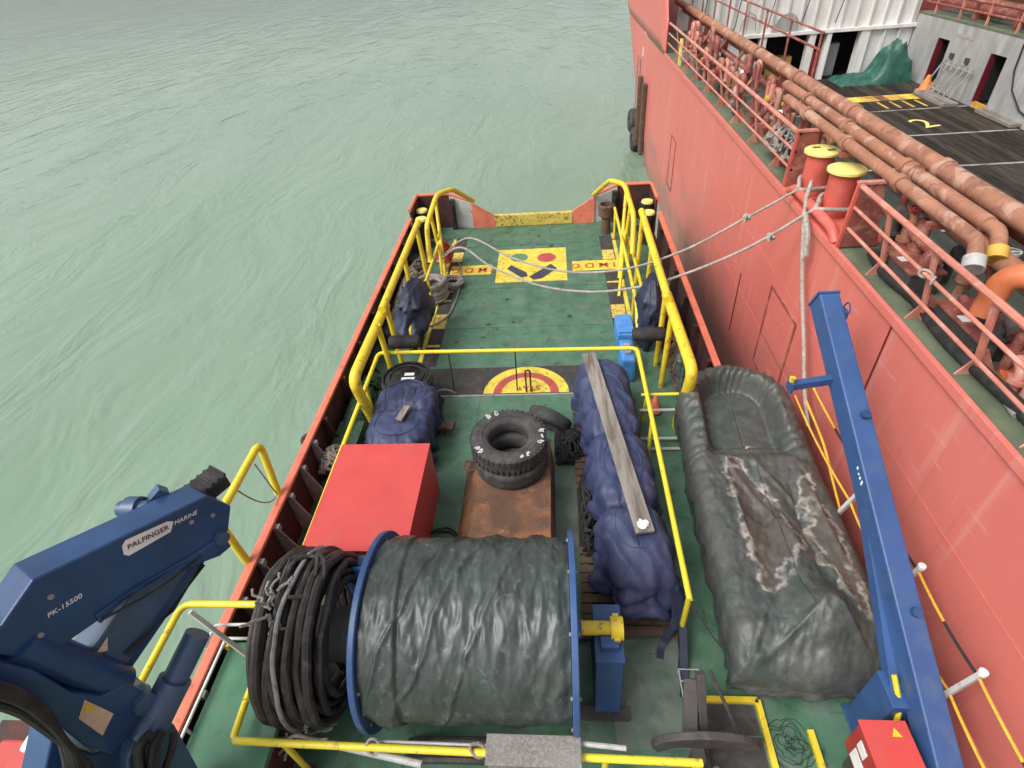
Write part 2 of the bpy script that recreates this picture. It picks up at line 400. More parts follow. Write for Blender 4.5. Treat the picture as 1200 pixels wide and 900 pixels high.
# ================================================================== water
mb = MB(); S = 3000
mb.add([(-S, -S, -2.3), (S, -S, -2.3), (S, S, -2.3), (-S, S, -2.3)], [(0, 1, 2, 3)])
mb.build('water', 'water', label='calm grey green harbour water', kind='structure', origin=(0, 0, -2.3), fix=False)

# ================================================================== workboat
XL, XR = -4.6, 3.12
boat = thing('workboat', 'green decked workboat moored beside a red ship', 'boat', (-.74, 8, -2.6))
mb = MB(); mb.prism([(XL-.06, -3, -3), (XR+.06, -3, -3), (XR+.06, 17.2, -3), (XR-.1, 18.35, -3), (XL+.1, 18.35, -3), (XL-.06, 17.2, -3)], (0, 0, 2.98)).build('hull', 'hull_dark', boat)
mb = MB(); mb.prism([(XL, -2.9, -.018), (XR, -2.9, -.018), (XR, 17.2, -.018), (XR-.15, 18.3, -.018), (XL+.15, 18.3, -.018), (XL, 17.2, -.018)], (0, 0, .018)); deck = mb.build('deck', 'deck', boat)
MB().prism([(XR+.07, -3, -3), (4.12, -3, -3), (4.12, 8.0, -3), (XR+.07, 8.9, -3)], (0, 0, 2.98)).build('sponson', 'hull_dark', boat)
MB().prism([(XR+.002, -2.9, -.018), (4.08, -2.9, -.018), (4.08, 7.95, -.018), (XR+.002, 8.85, -.018)], (0, 0, .018)).build('sponson_deck', 'deck', boat)

def side_bulwark(x, sgn, y1, lab, y0=-2.9):
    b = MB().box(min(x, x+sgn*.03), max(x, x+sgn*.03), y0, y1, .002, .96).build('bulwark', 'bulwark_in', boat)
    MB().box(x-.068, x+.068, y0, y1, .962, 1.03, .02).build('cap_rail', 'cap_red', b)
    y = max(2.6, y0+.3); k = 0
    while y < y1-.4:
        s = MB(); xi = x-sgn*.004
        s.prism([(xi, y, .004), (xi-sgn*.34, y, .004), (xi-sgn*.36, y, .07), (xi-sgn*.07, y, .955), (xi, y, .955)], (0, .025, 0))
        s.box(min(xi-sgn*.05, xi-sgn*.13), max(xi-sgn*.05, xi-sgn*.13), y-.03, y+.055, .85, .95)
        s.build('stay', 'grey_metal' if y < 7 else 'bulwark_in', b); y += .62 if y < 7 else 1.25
    return b
side_bulwark(XL, -1, 16.75, 'left'); side_bulwark(XR, 1, 16.3, 'right', 8.75)
# stern corners: raised, with fairlead opening; then plates sloping down to the sill
def stern_corner(sx):
    def X(v): return -.74+sx*v       # v = distance outboard from the centreline
    P = lambda v, y, z: (X(v), y, z)
    b = MB()
    b.prism([P(3.86, 17.0, .002), P(3.92, 17.0, .002), P(3.92, 18.25, .002), P(3.86, 18.25, .002)], (0, 0, 1.15))
    b.prism([P(2.80, 18.20, .002), P(3.85, 18.20, .002), P(3.85, 18.26, .002), P(2.80, 18.26, .002)], (0, 0, 1.15))
    c = b.build('stern_corner', 'bulwark_in', boat)
    t = MB().tube(fillet([P(3.89, 16.95, 1.18), P(3.89, 18.23, 1.18), P(2.78, 18.23, 1.18), P(2.05, 18.16, .92)], .12), .055, 8); t.build('cap_rail', 'cap_red', c)
    MB().prism([P(2.06, 18.10, .002), P(2.795, 18.16, .002), P(2.795, 18.16, 1.10), P(2.06, 18.10, .86)], (0, .05, 0)).build('stern_plate', 'grey_light', boat)
    MB().prism([P(1.33, 18.06, .002), P(2.055, 18.06, .002), P(2.055, 18.06, .88), P(1.33, 18.06, .44)], (0, .06, 0)).build('sloping_stern_plate', 'stern_orange', boat)
    k = MB(); k.box(*sorted((X(2.62), X(2.78))), 17.98, 18.15, .003, 1.04, .02); k.cyl(P(2.7, 17.9, .3), P(2.7, 17.9, .9), .05, 10); k.build('fairlead', 'black_rubber', boat)
stern_corner(-1); stern_corner(1)
sill = MB().box(-.74-1.325, -.74+1.325, 18.04, 18.18, .002, .42, .03).build('stern_sill', 'yellow_dirty', boat)

# deck markings
def mark(poly, m, name='deck_marking', lift=.006):
    return MB().sheet(poly, lift).build(name, m, deck)
mark([(-3.27, 10.3), (-2.92, 10.3), (-2.92, 17.3), (-3.27, 17.3)], 'mat_dark', 'grip_strip')
mark([(1.40, 10.3), (1.78, 10.3), (1.78, 17.0), (1.40, 17.0)], 'mat_dark', 'grip_strip')
mark([(-3.05, 9.26), (.62, 9.26), (.62, 10.22), (-3.05, 10.22)], 'mat_dark', 'grip_strip')
mark([(-2.95, 9.20), (.62, 9.20), (.62, 9.252), (-2.95, 9.252)], 'grey_metal', 'deck_seam', .008)
for x in (-3.34, 1.85): mark([(x-.05, 10.0), (x+.05, 10.0), (x+.05, 17.2), (x-.05, 17.2)], 'yellow_mark', 'yellow_line', .008)
for y in (11.1, 12.5, 13.25, 13.75):
    mark([(-3.27, y), (-2.95, y), (-2.95, y+.09), (-3.27, y+.09)], 'yellow_mark', 'yellow_line', .011)
    mark([(1.42, y+.2), (1.78, y+.2), (1.78, y+.29), (1.42, y+.29)], 'yellow_mark', 'yellow_line', .011)
for x0, x1, y0 in ((-3.26, -2.93, 11.9), (1.41, 1.77, 12.15), (-3.26, -2.93, 15.6), (1.41, 1.77, 15.35)):
    q = mark([(x0, y0), (x1, y0), (x1, y0+.62), (x0, y0+.62)], 'yellow_dirty', 'yellow_panel', .013)
# symbol panel
pan = mark([(-1.79, 14.2), (.31, 14.2), (.31, 16.28), (-1.79, 16.28)], 'yellow_mark', 'symbol_panel', .007)
def disc(cx, cy, r, m, z, parent, name):
    MB().sheet([(cx+r*math.cos(a*PI/16), cy+r*math.sin(a*PI/16)) for a in range(32)], z).build(name, m, parent)
c1 = g(608.5, 302); disc(c1.x, c1.y, .27, 'mark_green', .012, pan, 'green_disc')
c2 = g(640.5, 302); disc(c2.x, c2.y, .29, 'mark_red', .012, pan, 'red_disc')
def gp(*pts): return [tuple(g(*p)[:2]) for p in pts]
MB().sheet(gp((594, 315.5), (599, 311), (617, 319.5), (618.5, 324), (611, 325.5)), .012).build('dark_arm', 'mark_navy', pan)
MB().sheet(gp((620, 324.5), (645.5, 309.5), (653, 314.5), (635, 326.5), (625, 328)), .012).build('dark_arm', 'mark_navy', pan)
for xa, xb in ((-3.2, -1.95), (.48, 1.95)):
    p = mark([(xa, 14.72), (xb, 14.72), (xb, 15.32), (xa, 15.32)], 'yellow_mark', 'lettered_panel', .010)
    text('I M D G', .40, 'text_red', p, ((xa+xb)/2-(.12 if xa > 0 else -.05), 15.02, .014), (-1, 0, 0), (0, -1, 0), bold=.007)
# half-round warning mark
hc = (-.735, 9.275)
def half(r, m, z, parent, name): return MB().sheet([(hc[0]+r*1.0*math.cos(a*PI/24), hc[1]+r*.98*math.sin(a*PI/24)) for a in range(25)], z).build(name, m, parent)
hd = half(.95, 'yellow_mark', .010, deck, 'half_round_mark')
half(.73, 'mark_red', .014, hd, 'red_arc'); half(.54, 'yellow_mark', .018, hd, 'yellow_core')
text('STAY', .23, 'text_red', hd, (hc[0]+.05, hc[1]+.15, .022), (-1, 0, 0), (0, -1, 0))
# forward deck features
mark([(.62, 2.45), (1.55, 2.45), (1.62, 3.95), (.55, 3.95)], 'deck_worn', 'worn_patch', .005)
mark(gp((640, 520), (690, 500), (690, 640), (648, 640)), 'deck_worn', 'worn_patch', .005)
mark([(1.95, .8), (2.40, .8), (2.40, 2.98), (1.72, 2.98), (1.72, .8)], 'mat_dark', 'hatch_well', .006)
for a, b2 in (((1.80, 3.03), (2.46, 3.03)), ((2.46, 3.03), (2.46, 1.2)), ((3.0, 2.7), (3.0, 1.4))):
    MB().bar((a[0], a[1], .035), (b2[0], b2[1], .035), .07, .06).build('yellow_coaming', 'yellow', deck)
for p in (g(365, 515), g(375, 555)):
    MB().lathe([(.22, 0.001), (.22, .03), (.16, .03), (.15, .012), (.0, .012)], (p.x, p.y, .003), seg=20).build('deck_hatch', 'bulwark_in', deck)
for y in (4.55, 4.95): mark([(-4.3, y), (-3.3, y), (-3.3, y+.05), (-4.3, y+.05)], 'yellow_mark', 'yellow_line', .010)
mark([(-4.3, 4.61), (-3.3, 4.61), (-3.3, 4.94), (-4.3, 4.94)], 'mat_dark', 'grip_strip', .007)
for x in (-1.75, .35): MB().box(x-.008, x+.008, 3.0, 9.18, .002, .008).build('deck_seam', 'deck', deck)
for y in (11.9, 13.9, 16.6): MB().box(-2.9, 1.38, y-.008, y+.008, .002, .0075).build('deck_seam', 'deck', deck)
for y in (2.62, 7.0): MB().box(1.7, 3.0, y-.008, y+.008, .002, .008).build('deck_seam', 'deck', deck)
rd = random.Random(31)
for k in range(16):
    x, y, r_ = rd.uniform(-2.6, 1.2), rd.uniform(10.5, 17.6), rd.uniform(.03, .07); r2 = rd.uniform(.3, 1)
    MB().sheet([(x+r_*(1+.4*rd.random())*math.cos(a*PI/5), y+r_*r2*(1+.4*rd.random())*math.sin(a*PI/5)) for a in range(10)], .0055).build('scuff', 'mat_dark', deck)
# raised side platform, forward on the left
pl = MB().box(-4.45, -3.42, 1.2, 3.28, .80, .90, .015).build('side_platform', 'platform_green', boat)
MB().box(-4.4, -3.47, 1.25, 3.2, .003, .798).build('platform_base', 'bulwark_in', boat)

# ================================================================== railings
def railing(name, label, cat, rails, posts, r=.035, m='yellow_rail', group=None, post_r=None, fil=.15, post_m=None, base=None):
    p0 = Vector(rails[0][0]) if base is None else Vector(base)
    t = thing(name, label, cat, (p0.x, p0.y, min(p[2] for p in posts) if posts else p0.z), group)
    for k, path in enumerate(rails): MB().tube(fillet(path, fil), r, 10).build('rail', m, t)
    for (x, y, z0, z1) in posts:
        po = MB().cyl((x, y, z0), (x, y, z1), post_r or r*.9, 10).build('post', post_m or m, t)
        if z1-z0 > .4: MB().lathe([(0, 0), (r*2, 0), (r*2, .014), (r*1.2, .03), (0, .03)], (x, y, z0+.001), seg=12).build('foot', 'rust', po)
    return t
railing('guard_rail', 'long yellow guard rail framing the cargo on the foredeck', 'railing',
        [[(-3.82, 2.5, 1.1), (-3.86, 9.44, 1.1), (1.62, 9.34, 1.1), (1.62, 3.82, 1.1)]],
        [(-3.85, y, .002, 1.1) for y in (3.6, 6.2, 8.3)] + [(1.62, y, .002, 1.1) for y in (3.86, 7.2)], .042)
railing('guard_rail', 'yellow guard rail with padded box, in front of the winch drum', 'railing',
        [[(-3.82, 2.48, 1.1), (-3.80, 2.07, 1.1), (1.40, 2.0, 1.1)]], [(-3.2, 2.065, .002, 1.1), (.4, 2.015, .002, 1.1), (1.36, 2.0, .002, 1.1)], .042, fil=.08)
t = thing('wire_fence', 'thin dark wire stanchions under the yellow rail by the half round mark', 'fence', (-.7, 9.36, 0))
for x in (-2.35, -.93): MB().cyl((x, 9.38, .003), (x+.02, 9.385, 1.055), .016, 6).build('stanchion', 'rope_black', t)
MB().tube(fillet([(-.72, 9.3, .003), (-.72, 9.3, .62), (-.62, 9.3, .62), (-.62, 9.3, .003)], .05), .02, 6).build('hook', 'bulwark_in', t)
MB().tube(sag((-2.9, 9.0, .05), (-2.3, 9.2, .12), -.2), .022, 6).build('hoop', 'rope_grey', t)
railing('side_rail', 'yellow rail at the raised platform beside the crane', 'railing',
        [[(-4.58, 1.3, 2.0), (-4.58, 3.22, 2.0), (-3.45, 3.22, 2.0)]], [(-4.44, 3.2, .90, 1.0)], .042)
t = railing('white_rail', 'low white rail on the edge of the green platform', 'railing',
        [[(-4.47, 1.5, 1.02), (-4.47, 3.27, 1.02), (-3.45, 3.27, 1.02)], [(-4.5, 3.0, 1.32), (-4.5, 3.30, 1.32), (-3.45, 3.33, 1.32)]],
        [(-4.47, 2.2, .88, 1.02), (-4.47, 3.2, .88, 1.02), (-3.5, 3.27, .88, 1.3)], .02, 'white_paint', fil=.05)
MB().bar((-4.62, 3.25, 1.75), (-4.15, 3.1, .93), .05, .08).build('brace', 'grey_light', t)
railing('boarding_gate', 'yellow hoop of pipe standing on the red bulwark', 'gate',
        [[(-4.68, 4.42, 1.0), (-4.72, 4.42, 2.02), (-4.72, 5.88, 2.02), (-4.68, 5.68, 1.0)]], [(-4.68, 4.42, .99, 1.05)], .06, fil=.16)
cg = g(283, 571, 1.6)
MB().tube(sag((-4.7, 5.55, 1.9), (-4.66, 5.62, 1.1), .02) , .012, 6).build('chain', 'rope_grey', None, 'short dark chain hanging straight in the yellow boarding hoop', 'chain')
MB().tube(sag((-4.72, 5.0, 1.95), (-4.66, 5.62, 1.08), .25), .012, 6).build('chain', 'rope_grey', None,
    'slack dark chain hanging in the yellow boarding hoop', 'chain')

def crash_rail(sx, label, label2):
    X = lambda v: -.72+sx*v
    t = thing('crash_rail', label, 'railing', (X(3.0), 10, .002))
    MB().tube(fillet([(X(3.06), 8.15, .002), (X(3.04), 7.65, 1.8), (X(3.0), 10.2, 1.82)], .3), .105, 12).build('rail', 'yellow', t)
    MB().tube([(X(2.94), 9.75, 1.98), (X(2.98), 14.2, 1.96)], .085, 12).build('rail', 'yellow', t)
    for y, dv in ((9.4, .0), (10.15, .0), (12.2, 0), (13.9, 0)):
        MB().cyl((X(2.93-dv), y, .002), (X(2.96), y-.05, 1.88), .06, 10).build('post', 'yellow', t)
    u = thing('stern_hoop', label2, 'railing', (X(2.7), 15, .002))
    MB().tube(fillet([(X(2.78), 13.9, .9), (X(2.82), 14.4, 1.75), (X(2.72), 15.9, 2.05), (X(2.36), 16.55, 1.95), (X(2.0), 18.05, .96)], .25), .072, 12).build('rail', 'yellow', u)
    MB().cyl((X(2.66), 15.0, .002), (X(2.8), 15.0, 1.86), .05, 10).build('post', 'yellow', u)
    MB().cyl((X(2.5), 14.2, .002), (X(2.76), 15.8, 1.98), .05, 10).build('brace', 'yellow', u)
    MB().cyl((X(2.4), 13.2, .002), (X(2.72), 15.2, 1.1), .045, 10).build('brace', 'yellow', u)
crash_rail(-1, 'thick yellow crash rail along the deck side facing open water', 'bent yellow pipe hoop at the stern corner facing open water')
crash_rail(1, 'thick yellow crash rail along the deck side facing the red ship', 'bent yellow pipe hoop at the stern corner beside the red ship')
railing('inner_rail', 'low yellow pipe rails beside the brown stern post', 'railing',
        [[(1.86, 16.9, .95), (1.86, 11.4, .95), (1.86, 10.9, .5)], [(2.12, 15.2, .75), (2.12, 10.8, .75)]],
        [(1.86, y, .012, .95) for y in (16.7, 14.2, 11.8)] + [(2.12, y, .002, .75) for y in (15.0, 11.0)], .045, 'yellow')
railing('inner_rail', 'low yellow pipe rail beside the coiled grey rope', 'railing',
        [[(-3.42, 15.4, .95), (-3.42, 10.6, .95), (-3.42, 10.4, .5)]], [(-3.42, y, .002, .95) for y in (15.2, 13, 10.9)], .04, 'yellow')
# ladder-like step rail behind the boat cover
t = thing('step_rail', 'yellow stepped rail between the blue tarp bundle and the covered boat', 'railing', (2, 8.2, 0))
for z, m, y in ((.95, 'yellow_rail', 8.05), (.5, 'grey_light', 8.1), (.12, 'grey_light', 7.7), (.04, 'grey_light', 7.5)):
    MB().cyl((1.55, y, z), (2.4, y, z), .03, 8).build('rung', m, t)
for x in (1.66, 2.3): MB().cyl((x, 8.3, .002), (x, 8.0, 1.0), .04, 8).build('post', 'yellow_rail', t)

# ================================================================== stern bollards, posts
for i, (x, y) in enumerate(((-4.38, 17.55), (-4.28, 16.85), (2.92, 17.35), (2.85, 16.5))):
    side = 'open water' if x < 0 else 'the red ship'
    wh = 'outer' if i % 2 == 0 else 'inner'
    t = thing('deck_bollard', f'black bollard with yellow top, stern corner by {side}, {wh} of two', 'bollard', (x, y, .002), 'stern bollards')
    MB().lathe([(.30, .002), (.30, .05), (.2, .05), (.19, .70), (.23, .78), (.23, .90), (.0, .90)], (x, y, 0), seg=20).build('post', 'black_rubber', t)
    MB().lathe([(.0, .902), (.19, .902), (.17, .96), (.0, .97)], (x, y, 0), seg=20).build('cap', 'bollard_yellow', t)
MB().lathe([(.0, .02), (.15, .02), (.15, .6), (.24, .62), (.26, .95), (.20, .98), (.19, .8), (0, .8)], (1.63, 17.2, -.01), seg=20).build('mooring_post', 'wood_brown', None, 'squat brown round post by the sloping orange stern plate', 'post')
# black cylinder fenders on the crash rails, navy tarps hung behind
for sx, lab in ((-1, 'beside the black bin'), (1, 'over the light blue crate')):
    X = lambda v: -.72+sx*v
    MB().lathe([(0, -.33), (.12, -.33), (.15, -.28), (.15, .28), (.12, .33), (0, .33)], (X(2.62), 9.75, 1.15), 'x', 20).build('roller_fender', 'black_rubber', None, f'black cylindrical roller fender {lab}', 'fender')
def cloth_lump(pts_c, rad, name, m, label, cat, seed, zb=.0, parent=None, squash=1.0):
    # hanging cloth: a wrinkled tapering sack along a path
    mb2 = MB(); n = 26; seg = 36; vs = []; fs = []
    path = [Vector(p) for p in pts_c]
    for i in range(n+1):
        s = i/n; k = s*(len(path)-1); a = min(int(k), len(path)-2); p = path[a].lerp(path[a+1], k-a)
        q = max(0.02, math.sin(PI*(.06+.88*s))**.6)*(1+.3*fbm(s*4, seed, 3))
        for j in range(seg):
            th = 2*PI*j/seg; w_ = .9+.26*ridge(math.cos(th)*2.2+seed, math.sin(th)*2.2, s*2.2)+.24*fbm(math.cos(th)*3, math.sin(th)*3, s*6+seed)
            vs.append((p.x+math.cos(th)*rad*q*w_, p.y+math.sin(th)*rad*q*w_*squash, max(zb, p.z+.02*fbm(th, s*5, seed))))
    for i in range(n):
        for j in range(seg): fs.append((i*seg+j, i*seg+(j+1) % seg, (i+1)*seg+(j+1) % seg, (i+1)*seg+j))
    mb2.add(vs, fs, True); mb2.add(vs[:seg], [tuple(range(seg))], True); mb2.add(vs[-seg:], [tuple(range(seg))], True)
    return mb2.build(name, m, parent, label, cat, sharp=1.6)
cloth_lump([(-3.55, 11.2, .004), (-3.5, 11.3, .7), (-3.45, 11.4, 1.25), (-3.4, 11.5, 1.62)], .36, 'hanging_tarp', 'tarp_navy_dark', 'dark navy tarp slung from the crash rail by the grey rope coil', 'tarp', 3, .003, squash=2.0)
cloth_lump([(2.05, 10.9, .004), (2.1, 10.9, .7), (2.12, 11.0, 1.3), (2.15, 11.1, 1.75)], .26, 'hanging_tarp', 'tarp_navy_dark', 'dark navy tarp slung from the crash rail facing the red ship', 'tarp', 9, .003, squash=2.0)
# light blue crate and canister
t = thing('crate', 'light blue plastic crate on the dark grip strip', 'crate', (1.62, 11.2, .013))
MB().box(1.38, 1.80, 10.75, 11.55, .016, .46, .04).build('body', 'light_blue', t)
MB().box(1.41, 1.77, 10.78, 11.52, .462, .52, .02).build('lid', 'light_blue', t)
t = thing('canister', 'light blue canister behind the blue tarp bundle', 'canister', (1.55, 9.9, .003))
MB().box(1.36, 1.66, 9.55, 10.35, .004, .62, .06).build('body', 'light_blue', t)
MB().box(1.44, 1.58, 9.75, 10.1, .622, .70, .02).build('handle', 'grey_metal', t)
# orange-red marker buoy
MB().lathe([(0, 0), (.14, .01), (.16, .06), (.10, .2), (.03, .42), (0, .44)], (1.95, 8.6, .004), seg=14).build('marker_cone', 'cap_red', None, 'small orange cone beside the yellow stepped rail', 'cone')

# ropes and hoses along the sides
def coil(name, label, m, centre, R, turns, r, seed, axis='z', dz=.055, n=40, spread=.03, wob=.10):
    random.seed(seed); pts = []
    N_ = int(turns*n)
    for i in range(N_+1):
        a = 2*PI*i/n; tt = i/n
        rr = R*(1+wob*fbm(math.cos(a)*1.3+seed, math.sin(a)*1.3, tt*1.7))+spread*math.sin(tt*2.4+seed)
        h = r+dz*tt*.6+.012*math.sin(a*3+tt*2)
        c = (rr*math.cos(a), rr*math.sin(a))
        pts.append(Vector(centre)+(Vector((c[0], c[1], h)) if axis == 'z' else Vector((h, c[0], c[1]))))
    return MB().tube(pts, r, 7).build(name, m, None, label, 'rope')
coil('rope_coil', 'thick grey mooring rope coiled over the yellow inner rail', 'rope_grey', (-3.45, 13.4, .01), .36, 7, .06, 5, dz=.13)
coil('rope_coil', 'loose grey rope coil beside the crossed mooring lines', 'rope_grey', (-3.0, 14.1, .012), .28, 4, .045, 8, dz=.07)
coil('wire_coil', 'thin dark wire coils lying on the green deck by the red control box', 'rope_black', (2.72, 2.55, .003), .17, 7, .0035, 4, spread=.12, dz=.006, wob=.45)
coil('hose_loop', 'thin black hose looped beside the red box', 'rope_black', (-2.05, 5.35, .003), .30, 2, .018, 12, spread=.03)
def tangle(name, label, m, c, sx, sy, sz, n, r, seed, cat='rope'):
    rd = random.Random(seed); mb2 = MB()
    for k in range(n):
        p = Vector((rd.uniform(-1, 1)*sx, rd.uniform(-1, 1)*sy, rd.random()*sz)); pts = []
        v = Vector((rd.uniform(-1, 1), rd.uniform(-1, 1), rd.uniform(-.3, .3))).normalized()*.12
        for i in range(14):
            zc = max(0, sz*(1-(p.x/sx)**2*.6-(p.y/sy)**2*.6))
            pts.append(Vector(c)+Vector((p.x, p.y, max(r, min(p.z, zc)+r))))
            v += Vector((rd.uniform(-1, 1), rd.uniform(-1, 1), rd.uniform(-.6, .6)))*.09
            v -= Vector((p.x/sx*.04, p.y/sy*.04, .0)); v = v.normalized()*.12; p = p+v
            p.x = max(-sx, min(sx, p.x)); p.y = max(-sy, min(sy, p.y)); p.z = max(0, min(sz, p.z))
        mb2.tube(pts, r, 6)
    return mb2.build(name, m, None, label, cat)
tangle('net_heap', 'heap of tangled black netting beside the tyres', 'net_black', (.18, 7.55, .005), .28, .40, .35, 46, .022, 3, 'net')
tangle('net_heap', 'black netting caught along the edge of the wooden pallet', 'net_black', (.42, 5.9, .005), .13, .8, .55, 40, .02, 13, 'net')
tangle('net_heap', 'green netting stuffed against the red bulwark', 'net_green', (-4.25, 8.6, .004), .27, 1.3, .55, 110, .025, 4, 'net')
tangle('rope_heap', 'brown and grey ropes heaped inside the bulwark at the stern', 'rope_grey', (-4.2, 13.6, .004), .25, 2.0, .5, 70, .03, 6)
tangle('rope_heap', 'dark ropes heaped between the crash rail and red bulwark', 'wood_brown', (2.75, 11.3, .004), .26, 2.2, .5, 80, .03, 21)
tangle('rag_heap', 'pale rags heaped on the bulwark frames beside the red box', 'rope', (-4.35, 7.0, .35), .16, .3, .25, 20, .03, 33, 'rag')
tangle('rope_heap', 'red rope bundle at the foot of the stern hoop', 'red_small', (-3.35, 15.3, .3), .2, .35, .5, 30, .03, 41)
t = thing('side_locker', 'dark green locker box set against the bulwark by the red box', 'locker', (-4.2, 7.6, 0))
MB().box(-4.45, -3.98, 7.2, 8.0, .003, .40, .02).build('body', 'net_green', t); MB().box(-4.47, -3.96, 7.18, 8.02, .402, .44, .01).build('lid', 'net_green', t)

# ================================================================== red box
t = thing('deck_box', 'large plain red steel box in front of the navy tarp bundle', 'box', (-3.03, 5.55, .002))
MB().box(-3.80, -2.26, 4.49, 6.60, .002, 1.17, .012).build('body', 'red_box', t)
MB().box(-3.815, -2.245, 4.475, 6.615, 1.172, 1.205, .008).build('lid', 'red_box', t)

# ================================================================== rusty box, tyres
t = thing('rusty_chest', 'rusted low steel chest behind the winch, tyres lying on it', 'chest', (-.88, 5.6, .002))
MB().prism([(-1.80, 3.9, .002), (-.12, 3.9, .002), (-.20, 3.9, .66), (-1.42, 3.9, .66)], (0, 3.25, 0)).build('body', 'rust', t, bevel=.012)
MB().box(-1.44, -.18, 3.88, 7.17, .662, .70, .01).build('lid', 'rust', t)
MB().tube(fillet([(-1.56, 6.9, .4), (-1.76, 6.9, .42), (-1.76, 6.7, .42), (-1.56, 6.7, .4)], .04), .018, 6).build('handle', 'rust', t)
MB().tube([Vector((-1.3, 4.55, .715))+Vector((i*.06, .14*math.sin(i*.17), 0)) for i in range(16)], .016, 6).build('wire', 'hose', t)
def tyre(label, c, R, wd, tilt=None, chalk=False, seed=1, lugs=True):
    t = thing('tyre', label, 'tyre', c)
    q = R*.54; h = wd/2
    prof = [(q, -h*.70), (q-.02, -h*.5), (q-.015, h*.5), (q, h*.70), (q+.05, h*.86), (R*.72, h), (R*.86, h*.98), (R*.93, h*.9), (R*.975, h*.72), (R*.985, h*.4), (R*.985, -h*.4), (R*.975, -h*.72), (R*.93, -h*.9), (R*.86, -h*.98), (R*.72, -h), (q+.05, -h*.86)]
    MB().lathe(prof, (c[0], c[1], c[2]+h), 'z', 48, True).build('carcass', 'tyre', t)
    tr = MB()
    for k in range(44 if lugs else 0):
        a = 2*PI*k/44
        for s in (-1, 1):
            aa = a+(.07 if s > 0 else 0)
            u = Vector((math.cos(aa), math.sin(aa), 0)); v = Vector((-u.y, u.x, 0)); o = Vector((c[0], c[1], c[2]+h+s*h*.55))
            tr.bar(o+u*(R*.955), o+u*(R*.998), .050, h*.60)
    if lugs: tr.build('tread', 'tyre', t, kind='stuff')
    for rr in (.80, .70):
        MB().lathe([(R*rr-.012, h*1.0), (R*rr, h*1.03), (R*rr+.012, h*1.0)], (c[0], c[1], c[2]+h), 'z', 48).build('sidewall_ring', 'tyre', t)
    if chalk:
        rd = random.Random(seed); ck = MB()
        for a0 in (2.0, 2.25, 5.1, 5.35, 5.9, 6.15, .1, 3.7, 3.85):
            a = a0+rd.uniform(-.05, .05); L_ = rd.uniform(.03, .09)
            for k in range(3):
                a2 = a+k*.035+rd.uniform(-.01, .01); rr = R*rd.uniform(.84, .92)
                p = Vector((c[0]+rr*math.cos(a2), c[1]+rr*math.sin(a2), c[2]+wd+.0015)); u = Vector((math.cos(a2), math.sin(a2), 0))
                ck.bar(p-u*L_*.5, p+u*L_*.5, rd.uniform(.015, .04), .005)
        ck.build('chalk_mark', 'tyre_chalk', t, kind='stuff')
    if tilt:
        t.rotation_euler = tilt
    return t
tyre('black lorry tyre with white scuffs, uppermost of the two stacked tyres', (-.88, 6.62, 1.055), .655, .33, None, True)
tyre('black lorry tyre lying on the rusty chest under another tyre', (-.86, 6.58, .703), .645, .345, lugs=False)
tyre('smaller black tyre leaning behind the stacked tyres', (-.28, 7.95, .25), .45, .28, (math.radians(-62), 0, math.radians(-28)))

# ================================================================== draped bundles
def cover(name, m, outline_fn, medial_fn, height_fn, skirt_fn, nphi, nin, nsk, label, cat, parent=None, stain_fn=None, thick=.012):
    """cloth draped over something: rings from the middle line out to the outline, then a hanging skirt"""
    vs = []; fs = []; st = []
    rows = []
    for k in range(nin+1):           # k=0 middle .. nin outline
        row = []
        for j in range(nphi):
            c = outline_fn(j/nphi); m_ = medial_fn(c); s = (k/nin)
            p = m_.lerp(c, s); z = height_fn(p.x, p.y, (c-p).length)
            row.append(Vector((p.x, p.y, z)))
            st.append(stain_fn(p.x, p.y) if stain_fn else 0)
        rows.append(row)
    for k in range(1, nsk+1):
        row = []
        for j in range(nphi):
            c = outline_fn(j/nphi); m_ = medial_fn(c); n = (c-m_).normalized()
            row.append(skirt_fn(c, n, k/nsk, rows[nin][j].z, j/nphi)); st.append(0)
        rows.append(row)
    for r_ in rows: vs += r_
    R_ = len(rows)
    for k in range(R_-1):
        for j in range(nphi): fs.append((k*nphi+j, k*nphi+(j+1) % nphi, (k+1)*nphi+(j+1) % nphi, (k+1)*nphi+j))
    mb2 = MB(); mb2.add(vs, fs, True); o = mb2.build(name, m, parent, label, cat, fix=True, sharp=9)
    a = o.data.attributes.new('stain', 'FLOAT', 'POINT'); a.data.foreach_set('value', st)
    so_ = o.modifiers.new('thickness', 'SOLIDIFY'); so_.thickness = thick; so_.offset = 0
    return o

def rrect(x0, x1, y0, y1, r):
    """rounded rectangle as a function of 0..1"""
    pts = []
    for cx, cy, a0 in ((x1-r, y1-r, 0), (x0+r, y1-r, PI/2), (x0+r, y0+r, PI), (x1-r, y0+r, 3*PI/2)):
        for k in range(9): pts.append(Vector((cx+r*math.cos(a0+k*PI/16), cy+r*math.sin(a0+k*PI/16), 0)))
    L_ = [0]
    for i in range(len(pts)): L_.append(L_[-1]+(pts[(i+1) % len(pts)]-pts[i]).length)
    def fn(s):
        d = (s % 1.0)*L_[-1]
        for i in range(len(pts)):
            if L_[i+1] >= d: return pts[i].lerp(pts[(i+1) % len(pts)], (d-L_[i])/max(1e-6, L_[i+1]-L_[i]))
        return pts[0]
    return fn
def sstep(a, b, x):
    t_ = max(0, min(1, (x-a)/(b-a))); return t_*t_*(3-2*t_)

